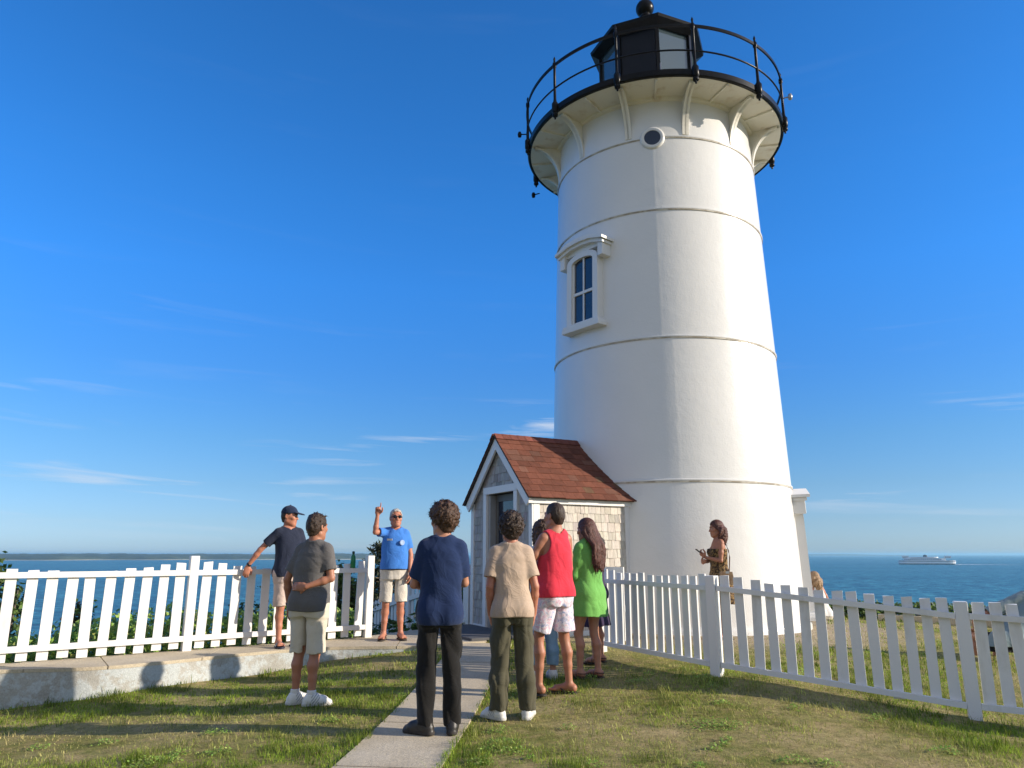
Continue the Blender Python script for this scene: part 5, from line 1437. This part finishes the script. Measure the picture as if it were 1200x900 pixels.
P, o, part, sc = seated((6.10, 9.5, hz(6.0, 9.5)+.13), (R(-10), R(-12), R(25)), 1.80, (.1, 1), 'person in slate grey tee sitting low on the far lawn at the right edge', M['skin'], M['slate_tee'], 'short', M['hair_brown'], 50, lean=(.55, .12), botm='black_trousers')

# bottle on the rail
M['bottle'] = mat('green_bottle_glass', (.01, .16, .05), .12, (.012, .19, .07), 8); M['bottle_cap'] = mat('bottle_cap', (.01, .05, .03), .4)
fd = unit(np.array(lf[3])-np.array(lf[2])); bp_ = np.array(lf[3])-fd*.28+np.array([fd[1], -fd[0]])*.030
bo = empty('water_bottle', (bp_[0], bp_[1], PZ+.9585)); tag(bo, 'green bottle standing on the top rail of the white fence', 'bottle')
b = MB(); b.lathe([(0, 0), (.034, .0), (.036, .006), (.036, .135), (.030, .165), (.016, .185), (.016, .195), (0, .195)], 20); x = b.build('body', M['bottle'], bo, True); smooth_by_angle(x)
b = MB(); b.lathe([(0, .195), (.019, .195), (.019, .228), (.012, .234), (0, .234)], 16); x = b.build('lid', M['bottle_cap'], bo, True); smooth_by_angle(x)

# ------------------------------------------------------------------ plants
def leaf_cloud(P, N, size, cols, up=.5, aspect=.55, jit=.35):
    """P (k,3) leaf positions with outward normals N ; returns folded leaf quads"""
    k = len(P); d = rng.normal(0, 1, (k, 3)); d[:, 2] *= .6; d /= np.linalg.norm(d, axis=1)[:, None]
    n = N+rng.normal(0, .8, (k, 3))+np.array([0, 0, up]); n /= np.linalg.norm(n, axis=1)[:, None]
    s = np.cross(n, d); s /= np.linalg.norm(s, axis=1)[:, None]+1e-9; d = np.cross(s, n)
    L = size*rng.uniform(.6, 1.3, k)[:, None]; W = L*aspect*.5
    A = P; B = P+d*L*.5+s*W-n*L*.06; C = P+d*L-n*L*.12; D_ = P+d*L*.5-s*W-n*L*.06
    V = np.stack([A, B, C, D_], 1).reshape(-1, 3); I = np.arange(k)*4
    F = np.stack([I, I+1, I+2, I+3], 1)
    c = np.repeat(cols, 4, 0)
    return V, F, c
def shrub(name, label, cat, loc, blobs, nleaf, size, pal, group=None, stems=6, aspect=.55, flowers=0):
    root = empty(name, loc); tag(root, label, cat, group)
    Ps, Ns, Cs = [], [], []
    w = np.array([b[3]*b[4]*b[5] for b in blobs])**.66; w /= w.sum()
    for b, q in zip(blobs, w):
        m = int(nleaf*q); u = rng.normal(0, 1, (m, 3)); u /= np.linalg.norm(u, axis=1)[:, None]
        lump = .78+.34*np.sin(u[:, 0]*5+b[0]*9)*np.sin(u[:, 1]*5+b[1]*7+1)*np.sin(u[:, 2]*6+2)+rng.normal(0, .10, m)
        r = rng.random(m)**.42*np.clip(lump, .25, 1.12)
        P = np.array(b[:3])+u*r[:, None]*np.array(b[3:6]); keep = P[:, 2] > -.25; P = P[keep]; u = u[keep]
        pal_ = np.array(pal); ci = rng.integers(0, len(pal_), len(P)); cl = vnoise(P[:, 0]*6+b[0]*11, P[:, 2]*6+P[:, 1]*4)
        C = pal_[ci]*(.75+.5*cl)[:, None]*rng.uniform(.8, 1.2, len(P))[:, None]
        Ps.append(P); Ns.append(u); Cs.append(C)
    P, N, C = np.concatenate(Ps), np.concatenate(Ns), np.concatenate(Cs)
    V, F, c = leaf_cloud(P, N, size, C, aspect=aspect)
    link_mesh('foliage', np_mesh('foliage', V, F, [M['leaf']], False, col=c), root)
    b = MB()
    for i in range(stems):
        t = blobs[i % len(blobs)]; e = np.array(t[:3])+rng.normal(0, .3, 3)*np.array(t[3:6]); s0 = np.array([t[0]*.35+rng.normal(0, .06), t[1]*.35+rng.normal(0, .06), -.35])
        mid = (s0+e)/2+rng.normal(0, .08, 3); b.tube([tuple(s0), tuple(mid), tuple(e)], [.03, .02, .008], 6)
    b.build('stem', M['bark'], root, True)
    return root
G_DARK = [(.045, .075, .024), (.065, .10, .032), (.085, .12, .04)]
G_MID = [(.085, .15, .034), (.12, .20, .045), (.16, .235, .055), (.11, .14, .05)]
G_LITE = [(.17, .28, .05), (.23, .33, .065), (.14, .24, .05), (.27, .30, .09)]
G_PINE = [(.018, .03, .018), (.03, .048, .026), (.05, .068, .03), (.075, .08, .03)]
def gl(x, y, dz=0): return (x, y, hz(x, y)+dz)
shrub('seaside_shrub', 'tall dark bayberry bush behind the leftmost fence pickets', 'shrub', gl(-6.85, 10.0), [(0, 0, .9, .5, .5, .9), (.35, .1, .55, .5, .5, .7), (-.45, 0, .5, .5, .5, .6), (.02, 0, 1.75, .14, .14, .35), (.25, 0, 1.45, .2, .2, .4)], 5200, .085, G_DARK+G_MID[:2], stems=9)
shrub('seaside_shrub', 'brown flecked rose bush next to the tall bayberry behind the fence', 'shrub', gl(-6.0, 10.4), [(0, 0, .55, .38, .4, .65), (.3, .1, .35, .35, .35, .5), (.1, 0, 1.05, .18, .2, .35)], 2600, .075, G_MID+[(.16, .10, .05), (.10, .07, .05)], stems=7)
shrub('seaside_shrub', 'bright green low bush between fence pickets left of the tall post', 'shrub', gl(-5.45, 10.7), [(0, 0, .5, .3, .35, .6), (.3, .2, .25, .3, .3, .45)], 2000, .07, G_LITE+G_MID, stems=6)
shrub('seaside_shrub', 'dark round bush behind the fence beside the man in the cap', 'shrub', gl(-4.15, 12.0), [(0, 0, .75, .5, .5, .75), (.5, .2, .6, .42, .4, .6), (-.35, 0, .4, .35, .3, .5)], 4600, .075, G_DARK, stems=8)
shrub('seaside_shrub', 'leafy green bush behind the fence between the grey polo and the bottle', 'shrub', gl(-3.1, 12.6), [(0, 0, .65, .45, .4, .75), (.45, .1, .7, .4, .4, .6), (.2, 0, 1.1, .22, .2, .3)], 5600, .07, G_MID+G_DARK[2:]+[(.12, .11, .05)], stems=8)
shrub('seaside_shrub', 'sunlit vine covered bush rising in the gap beside the shed', 'shrub', gl(-1.05, 13.6), [(0, 0, .5, .4, .4, .65), (.05, -.1, .95, .2, .25, .4)], 2600, .065, G_LITE+G_MID, stems=6)
# ground cover along the foot of the left fence
def cover():
    Ps = []; 
    for a, c in zip(lf[:-1], lf[1:]):
        a = np.array(a); c = np.array(c); d = unit(c-a); n = np.array([-d[1], d[0]]); L_ = np.linalg.norm(c-a); m = int(L_*2200)
        s = rng.random(m)*L_; w = .07+rng.random(m)**1.7*1.2; p = a+d*s[:, None]+n*w[:, None]
        h = np.maximum(.02, (.30+.32*fbm(p[:, 0]*2.5, p[:, 1]*2.5, 2))*rng.random(m)); Ps.append(np.c_[p, H(p[:, 0], p[:, 1])+h])
    P = np.concatenate(Ps); pal = np.array(G_LITE+G_MID[1:3]); C = pal[rng.integers(0, len(pal), len(P))]*rng.uniform(.9, 1.4, len(P))[:, None]
    V, F, c = leaf_cloud(P, np.tile([.7, -.5, .6], (len(P), 1)), .075, C*1.35, up=.2)
    tag(link_mesh('ground_cover', np_mesh('ground_cover', V, F, [M['leaf']], False, col=c)), 'leafy green ground cover along the foot of the left fence', 'ground cover', kind='stuff')
cover()
# sea bank scrub: low mass on the falling slope
def scrub():
    m = 60000; x = rng.uniform(-16, 16, m); y = rng.uniform(8, 30, m); d = plat_dist(x, y); q = x/y
    k = (d > .7) & (d < 12) & ((q < -.05) | (q > .3)); x, y, d = x[k], y[k], d[k]
    h = (.08+.28*fbm(x*1.1, y*1.1, 3))*rng.random(len(x)); P = np.c_[x, y, H(x, y)+h]
    pal = np.array(G_MID+G_DARK); C = pal[rng.integers(0, len(pal), len(P))]*(.7+.6*fbm(x*.9, y*.9, 2))[:, None]
    V, F, c = leaf_cloud(P, np.tile([0, 0, 1.], (len(P), 1)), .16, C, up=.7)
    tag(link_mesh('scrub', np_mesh('scrub', V, F, [M['leaf']], False, col=c)), 'low green scrub covering the bank down to the sea', 'scrub', kind='stuff')
scrub()
# clipped hedge beyond the right-hand lawn
hd = empty('hedge', (0, 0, 0)); tag(hd, 'low dark green hedge along the far edge of the lawn before the sea', 'hedge')
def hedge():
    A = catmull([(5.9, 15.9), (7.2, 15.6), (8.6, 14.6), (10.0, 13.4), (11.6, 12.2), (13.5, 11.0)], 10); Ps = []
    for i in range(len(A)-1):
        a, c = A[i], A[i+1]; m = 300; t = rng.random(m); p = a+(c-a)*t[:, None]; n = unit((c-a)[::-1]*[1, -1])
        w = rng.normal(0, .26, m); top = .26+.14*fbm(p[:, 0]*2, p[:, 1]*2, 3); p = p+n*w[:, None]
        Ps.append(np.c_[p, H(p[:, 0], p[:, 1])*0+.12+top*rng.random(m)**.5])
    P = np.concatenate(Ps); pal = np.array(G_MID+G_DARK+G_LITE[:2]); C = pal[rng.integers(0, len(pal), len(P))]*rng.uniform(.7, 1.2, len(P))[:, None]
    V, F, c = leaf_cloud(P, np.tile([0, -.3, 1.], (len(P), 1)), .085, C)
    link_mesh('foliage', np_mesh('foliage', V, F, [M['leaf']], False, col=c), hd)
    b = MB()
    for i in range(0, len(A)-1, 2): b.tube([(A[i, 0], A[i, 1], -.1), (A[i, 0]+.05, A[i, 1], .2), (A[i, 0]-.05, A[i, 1]+.05, .45)], [.03, .02, .008], 5)
    b.build('stem', M['bark'], hd, True)
hedge()
# pale stone kerb along the hedge
A = catmull([(7.2, 14.9), (8.5, 14.0), (10.0, 12.8), (12.0, 11.4)], 6); b = MB()
for i in range(len(A)-1):
    z = hz(*A[i]); b.bar((*A[i], z+.03), (*(A[i+1]-(A[i+1]-A[i])*.02), z+.03), .22, .16)
tag(b.build('kerb', M['path']), 'pale stone kerb edging the lawn in front of the hedge', 'kerb')

# windswept conifer behind the guide
def conifer(loc, Ht, label):
    root = empty('pine_tree', loc); tag(root, label, 'tree')
    b = MB(); tp = [(0, 0, -.3), (.05, 0, Ht*.3), (-.03, .03, Ht*.6), (.02, 0, Ht*.85), (.04, 0, Ht)]; b.tube(tp, [.09, .075, .055, .03, .012], 8); b.build('trunk', M['bark'], root, True)
    Ps = []; Ns = []; bb = MB(); z = .25
    while z < Ht*.985:
        f = (z/Ht); L_ = (1-f)**.65*1.0*rng.uniform(.5, 1.2)+.14; a = rng.random()*2*PI; dr = np.array([math.cos(a), math.sin(a), rng.uniform(-.05, .35)])
        c0 = np.array([np.interp(z, [p[2] for p in tp], [p[0] for p in tp]), 0, z]); bb.tube([tuple(c0), tuple(c0+dr*L_*.6), tuple(c0+dr*L_+np.array([0, 0, .06]))], [.018, .012, .005], 5)
        m = int(230*L_)+30; t = rng.random(m)**.7; p = c0+dr*L_*t[:, None]+rng.normal(0, 1, (m, 3))*np.array([.11, .11, .045])*(1.15-t)[:, None]; Ps.append(p); Ns.append(np.tile(dr+np.array([0, 0, .4]), (m, 1)))
        z += rng.uniform(.02, .055)
    bb.build('branch', M['bark'], root, True)
    P = np.concatenate(Ps); N = np.concatenate(Ns); pal = np.array(G_PINE); C = pal[rng.integers(0, len(pal), len(P))]*rng.uniform(.7, 1.3, len(P))[:, None]
    V, F, c = leaf_cloud(P, N, .11, C, aspect=.3)
    link_mesh('crown', np_mesh('crown', V, F, [M['leaf']], False, col=c), root)
conifer((-3.02, 17.4, hz(-3.02, 17.4)-.1), 1.78-hz(-3.02, 17.4), 'small windswept dark pine standing behind the blue shirted guide')

# ------------------------------------------------------------------ grass
def frust(x, y, pad=.06):
    q = x/np.maximum(y, .1)/1.03; return (np.abs(q) < .7059+pad) & (y > 3.9)
def grass():
    Vs, Cs, Fs3, Fs4, o = [], [], [], [], 0
    for (x0, x1, y0, y1, dens, wid, tall) in ((-6.5, 6.5, 4.1, 6.5, 4600, .0042, 1), (-7, 7.5, 6.5, 8.5, 3600, .0052, 1), (-4, 11, 8.5, 12, 1100, .0075, 1.05), (2, 12, 12, 16, 600, .011, 1.1)):
        n = int((x1-x0)*(y1-y0)*dens); x = rng.uniform(x0, x1, n); y = rng.uniform(y0, y1, n)
        k = frust(x, y) & (plat_dist(x, y) < -.1) & ~on_path(x, y, -.03+.09*(fbm(x*6, y*6, 2)-.45))
        # keep off the walkway and the tower
        fy = np.interp(x, FE[:, 0], FE[:, 1], left=FE[0, 1], right=10.9); k &= y < np.where(x < -.3, fy-.02, 99)
        dt = np.hypot(x-TX, y-TY); k &= (dt > 2.5)
        bare = np.clip((4.3-(dt+1.6*(fbm(x*.9, y*.9, 3)-.3)))/1.0, 0, 1)
        dry = fbm(x*.75+3, y*.75, 4); sp = fbm(x*3.1, y*3.1+7, 3); edge = np.clip((sp-.28)*4, 0.05, 1)
        pth = np.exp(-np.abs(np.abs((x-pa[0])*pn[0]+(y-pa[1])*pn[1])-PWID)/.12)
        wl = np.exp(-np.maximum(fy-y, 0)/.1)*(x < -.3)
        tread = np.clip(1-((x-1.4)/2.6)**2-((y-5.6)/1.3)**2, 0, 1)
        p = np.clip(edge*(1.25-.95*np.clip((dry-.4)*4, 0, 1))*(1-.92*bare)*(1-.3*tread)+.7*pth+.5*wl, .08, 1.0)
        k &= rng.random(n) < p
        x, y, dry, sp, pth, wl = x[k], y[k], dry[k], sp[k], pth[k], wl[k]; m = len(x)
        cl = fbm(x*7, y*7, 2)
        h = (.014+.030*rng.random(m)**1.6+.040*np.clip(cl-.5, 0, 1)*2.2*rng.random(m)+.045*(pth**2+wl)*rng.random(m))*tall*.84*(1.1-.5*np.clip((dry-.42)*3, 0, 1))
        h *= 1+.9*np.clip((fbm(x*6.5+5, y*6.5, 2)-.53)*8, 0, 1)
        tl = rng.random(m) < .004; h[tl] += rng.uniform(.02, .07, tl.sum())
        a = rng.random(m)*2*PI; le = h*rng.uniform(.25, 1.1, m); dx, dy = np.cos(a), np.sin(a); w = wid*rng.uniform(.6, 1.3, m)
        z = H(x, y)-.004; px, py = -dy*w/2, dx*w/2
        A = np.c_[x-px, y-py, z]; B = np.c_[x+px, y+py, z]
        mx, my, mz = x+dx*le*.35, y+dy*le*.35, z+h*.62
        C = np.c_[mx+px*.8, my+py*.8, mz]; D_ = np.c_[mx-px*.8, my-py*.8, mz]; E = np.c_[x+dx*le, y+dy*le, z+h]
        Vs.append(np.stack([A, B, C, D_, E], 1).reshape(-1, 3)); I = np.arange(m)*5+o; o += m*5
        Fs4.append(np.stack([I, I+1, I+2, I+3], 1)); Fs3.append(np.stack([I+3, I+2, I+4], 1))
        g1 = np.array((.14, .26, .02)); g2 = np.array((.36, .45, .05)); st = np.array((.60, .50, .22))
        u = rng.random(m)[:, None]; c = g1*(1-u)+g2*u
        s_ = np.clip((dry-.41)*2.2+rng.normal(0, .22, m)-.5*(pth+wl), 0, .95)[:, None]; c = c*(1-s_)+st*s_
        tf = np.clip((fbm(x*6.5+5, y*6.5, 2)-.53)*8, 0, 1); c = c*(1-.45*tf*(1-s_[:, 0]))[:, None]; c = c*(.72+.56*cl)[:, None]*rng.uniform(.7, 1.3, m)[:, None]
        Cs.append(np.repeat(c, 5, 0))
    # broad-leaved weeds and clover clumps
    wx = []
    for i in range(70):
        cx_, cy_ = rng.uniform(-4.5, 4.6), rng.uniform(4.2, 8.2)
        if not frust(np.array([cx_]), np.array([cy_]))[0] or on_path(np.array([cx_]), np.array([cy_]), .04)[0] or cy_ > np.interp(cx_, FE[:, 0], FE[:, 1], right=9)-.1: continue
        wx.append((cx_, cy_, rng.uniform(.03, .09)))
    wx += [(-.06, 6.0, .12), (.0, 5.75, .10), (-.22, 5.5, .10), (1.55, 6.3, .15), (1.7, 6.25, .14), (-2.6, 5.7, .14)]
    for cx_, cy_, rr in wx:
        m = int(1500*rr); r = rr*rng.random(m)**.5*rng.uniform(.6, 1.3, m); a = rng.random(m)*2*PI; x = cx_+r*np.cos(a)*1.3; y = cy_+r*np.sin(a)
        P = np.c_[x, y, H(x, y)+.008+.05*rng.random(m)*(1-r/rr*.6)]
        C = np.array(G_LITE)[rng.integers(0, 4, m)]*rng.uniform(1.2, 2.1, m)[:, None]
        V, F, c = leaf_cloud(P, np.tile([0, 0, 1.], (m, 1)), .022, C, up=.8, aspect=.5); Vs.append(V); Fs4.append(F+o); o += len(V); Cs.append(c)
    me = np_mesh('grass', np.concatenate(Vs), [np.concatenate(Fs4), np.concatenate(Fs3)], [M['grass']], False, col=np.concatenate(Cs))
    tag(link_mesh('grass', me), 'short patchy grass with weeds and straw growing over the lawn', 'grass', kind='stuff')
grass()

# ------------------------------------------------------------------ ferry
def ferry(loc, rz):
    root = empty('ferry', loc, rz); tag(root, 'white double ended car ferry crossing the blue sound on the right', 'ferry')
    M['ship_white'] = mat('ship_white', (.86, .87, .88), .5, (.80, .81, .82), .3); M['ship_blue'] = mat('ship_dark_hull', (.02, .03, .06), .5); M['ship_window'] = mat('ship_window', (.02, .04, .08), .2); M['ship_grey'] = mat('ship_shade_deck', (.07, .09, .13), .6)
    def hullpts(l, w, z, n=12): 
        t = np.linspace(0, PI, n); e = l/2-w*1.1
        return [(e+w*1.1*math.sin(q), -w/2*math.cos(q), z) for q in t]+[(-e-w*1.1*math.sin(q), w/2*math.cos(q), z) for q in t]
    def slab(l0, w0, z0, l1, w1, z1, name, m, parent=root, dx=0):
        a = hullpts(l0, w0, z0); c = hullpts(l1, w1, z1); n = len(a); b = MB(); V = [(p[0]+dx, p[1], p[2]) for p in a+c]
        b._push(V, [tuple(range(n))[::-1], tuple(range(n, 2*n))]+[(i, (i+1) % n, n+(i+1) % n, n+i) for i in range(n)]); return b.build(name, m, parent)
    hull = slab(84, 17, -1, 88, 18, 1.6, 'hull', M['ship_blue'])
    slab(88, 18, 1.6, 90, 18.6, 5.2, 'bulwark', M['ship_white'])
    slab(86, 17, 5.2, 86, 17, 6.4, 'car_deck', M['ship_grey']); slab(89, 18.4, 6.4, 89, 18.4, 7.0, 'deck', M['ship_white'])
    c = slab(66, 16.4, 7.0, 65, 16.2, 10.2, 'cabin', M['ship_white'], dx=-3)
    for sd in (-1, 1):
        for i in range(20):
            b = MB(); x = -31+i*2.9-3; y = sd*8.1; b.box(x, x+1.9, y-.18, y+.18, 8.2, 9.4); b.build('window', M['ship_window'], c)
    slab(64, 16.6, 10.2, 64, 16.6, 10.7, 'deck', M['ship_white'], dx=-3)
    slab(40, 12, 10.7, 40, 12, 11.5, 'deckhouse', M['ship_grey'], dx=-4); slab(46, 13, 11.5, 45, 13, 12.9, 'sun_deck', M['ship_white'], dx=-4)
    for x in (-32, 33):
        p = slab(9, 9, 10.7, 8.4, 8.6, 14.6, 'pilot_house', M['ship_white'], dx=x); b = MB(); b.box(x-4.2, x+4.2, -4.6, 4.6, 11.9, 12.9); b.build('window', M['ship_window'], p); b = MB(); b.tube([(x, 0, 13.6), (x, 0, 18)], .16, 6); b.build('mast', M['ship_white'], p)
    f = slab(7, 4.5, 12.9, 6, 3.6, 16.0, 'funnel', M['ship_blue'], dx=-1); b = MB(); b.tube([(-1, 0, 16), (-1, 0, 16.9)], .8, 8); b.build('uptake', M['black'], f)
    b = MB()
    for i in range(24): b.tube([(-36+3*i, -9, 7), (-36+3*i, -9, 8)], .05, 4)
    b.tube([(-36, -9, 8), (33, -9, 8)], .06, 4); b.build('railing', M['ship_white'], root)
ferry((727, 1310, SEA_Z), R(-27))
def wake():
    n = 60; V = []; F = []; d = np.array([math.cos(R(-27)), math.sin(R(-27))]); nn = np.array([-d[1], d[0]]); o = np.array([727, 1310])+d*43
    for i in range(n):
        t = i/(n-1); c = o+d*t*95; w = (7+9*t)*(1-.75*t)*(.8+.4*vnoise(np.array(t*14.), np.array(2.))); V += [(*(c-nn*w), SEA_Z+.15), (*(c-nn*w*.3), SEA_Z+.5*(1-t)+.2), (*(c+nn*w*.3), SEA_Z+.5*(1-t)+.2), (*(c+nn*w), SEA_Z+.15)]
    for i in range(n-1):
        for k in range(3): q = i*4+k; F.append((q, q+1, q+5, q+4))
    m = mat('sea_foam', (.62, .66, .68), .8, (.22, .32, .42), .12, .9)
    tag(link_mesh('wake', np_mesh('wake', V, np.array(F), [m])), 'pale foaming wake trailing behind the ferry', 'wake', kind='stuff')
wake()

# ------------------------------------------------------------------ light, sky, camera
SUN_EL = R(20.3); SUN_AZ = np.array([.980, -.199])
S = Vector((SUN_AZ[0]*math.cos(SUN_EL), SUN_AZ[1]*math.cos(SUN_EL), math.sin(SUN_EL)))
sun = bpy.data.lights.new('sun', 'SUN'); sun.energy = 5.0; sun.angle = R(.53); sun.color = (1, .88, .72)
so = bpy.data.objects.new('sun', sun); COL.objects.link(so); so.rotation_euler = S.to_track_quat('Z', 'Y').to_euler(); so.location = (20, -3, 20)

w = bpy.data.worlds.new('World'); SC.world = w; w.use_nodes = True
nt = NT(w.node_tree); bg = nt.n['Background']
sky = nt.add('ShaderNodeTexSky', sky_type='NISHITA'); sky.sun_disc = False; sky.sun_elevation = SUN_EL; sky.sun_rotation = math.atan2(S.x, S.y)
sky.altitude = 10; sky.air_density = 1.0; sky.dust_density = .35; sky.ozone_density = 2.2
hs = nt.add('ShaderNodeHueSaturation'); hs.inputs['Saturation'].default_value = 1.2; hs.inputs['Value'].default_value = 1.0
nt.link(sky.outputs[0], hs.inputs['Color'])
tc = nt.add('ShaderNodeTexCoord').outputs['Generated']; sep = nt.add('ShaderNodeSeparateXYZ'); nt.link(tc, sep.inputs[0])
az = nt.math('ARCTAN2', sep.outputs[0], sep.outputs[1]); el = nt.math('ARCSINE', sep.outputs[2])
cmb = nt.add('ShaderNodeCombineXYZ'); nt.link(nt.math('MULTIPLY', az, 3.2), cmb.inputs[0]); nt.link(nt.math('MULTIPLY', nt.math('ADD', el, nt.math('MULTIPLY', az, .03)), 46), cmb.inputs[1])
n1 = nt.noise(cmb.outputs[0], 1.0, 6, .55, .6)
cmb2 = nt.add('ShaderNodeCombineXYZ'); nt.link(nt.math('MULTIPLY', az, 2.0), cmb2.inputs[0]); nt.link(nt.math('MULTIPLY', el, 7), cmb2.inputs[1]); n2 = nt.noise(cmb2.outputs[0], 1.3, 3, .5)
st = nt.ramp(n1.outputs[0], [(.565, (0, 0, 0)), (.70, (1, 1, 1))]); pm = nt.ramp(n2.outputs[0], [(.40, (0, 0, 0)), (.58, (1, 1, 1))])
band = nt.ramp(nt.math('MULTIPLY', el, 2.0), [(.0, (.2, .2, .2)), (.1, (.5, .5, .5)), (.22, (1, 1, 1)), (.36, (1, 1, 1)), (.42, (.10, .10, .10)), (.8, (.02, .02, .02))])
f = nt.math('MULTIPLY', nt.math('MULTIPLY', st, pm), nt.math('MULTIPLY', band, .65))
grade = nt.ramp(sep.outputs[2], [(.0, (.30, .46, .96)), (.04, (.28, .40, .71)), (.086, (.27, .39, .60)), (.145, (.27, .43, .626)), (.238, (.245, .49, .772)), (.351, (.235, .60, .955)), (.454, (.235, .63, .97)), (.6, (.235, .62, .93)), (1.0, (.25, .55, .85))])
hv = nt.add('ShaderNodeVectorMath', operation='SCALE'); hv.inputs[3].default_value = 1.5; nt.link(nt.mix(1.0, hs.outputs[0], grade, 'MULTIPLY'), hv.inputs[0])
# unseen pale cloud added to the sky behind the camera as fill light
n3 = nt.noise(tc, 2.2, 5, .55)
back = nt.math('MULTIPLY', nt.ramp(nt.math('MULTIPLY_ADD', sep.outputs[1], -.5, .5), [(.50, (0, 0, 0)), (.72, (1, 1, 1))]), nt.ramp(n3.outputs[0], [(.3, (.35, .35, .35)), (.6, (.9, .9, .9))]))
skyc = nt.mix(back, hv.outputs[0], (3.25, 3.35, 3.6))
cl = nt.mix(f, skyc, (4.2, 4.6, 5.2))
nt.link(cl, bg.inputs['Color']); bg.inputs['Strength'].default_value = .123

hb = MB(); hb.box(-64000, 64000, -3500, 64000, SEA_Z-5, 16)
hm = bpy.data.materials.new('haze'); hm.use_nodes = True; hn = NT(hm.node_tree); hn.n.remove(hn.n['Principled BSDF'])
pv = hn.add('ShaderNodeVolumePrincipled'); pv.inputs['Color'].default_value = (.42, .78, 1, 1); pv.inputs['Density'].default_value = HAZE; pv.inputs['Anisotropy'].default_value = .2
hn.link(pv.outputs[0], hn.n['Material Output'].inputs['Volume'])
tag(hb.build('haze', hm), 'thin blue sea haze lying over the water', 'haze', kind='stuff')

cam = bpy.data.cameras.new('camera'); cam.lens = 25.5; cam.sensor_width = 36; cam.clip_start = .1; cam.clip_end = 120000
co = bpy.data.objects.new('camera', cam); COL.objects.link(co); co.location = (0, 0, 1.42); co.rotation_euler = (R(90)+math.atan2(199.5, 850), 0, 0)
SC.camera = co
vs = SC.view_settings; vs.view_transform = 'Standard'; vs.look = 'None'; vs.gamma = 1; vs.use_curve_mapping = False; vs.exposure = .45
SC.cycles.use_denoising = True
SC.cycles.max_bounces = 8
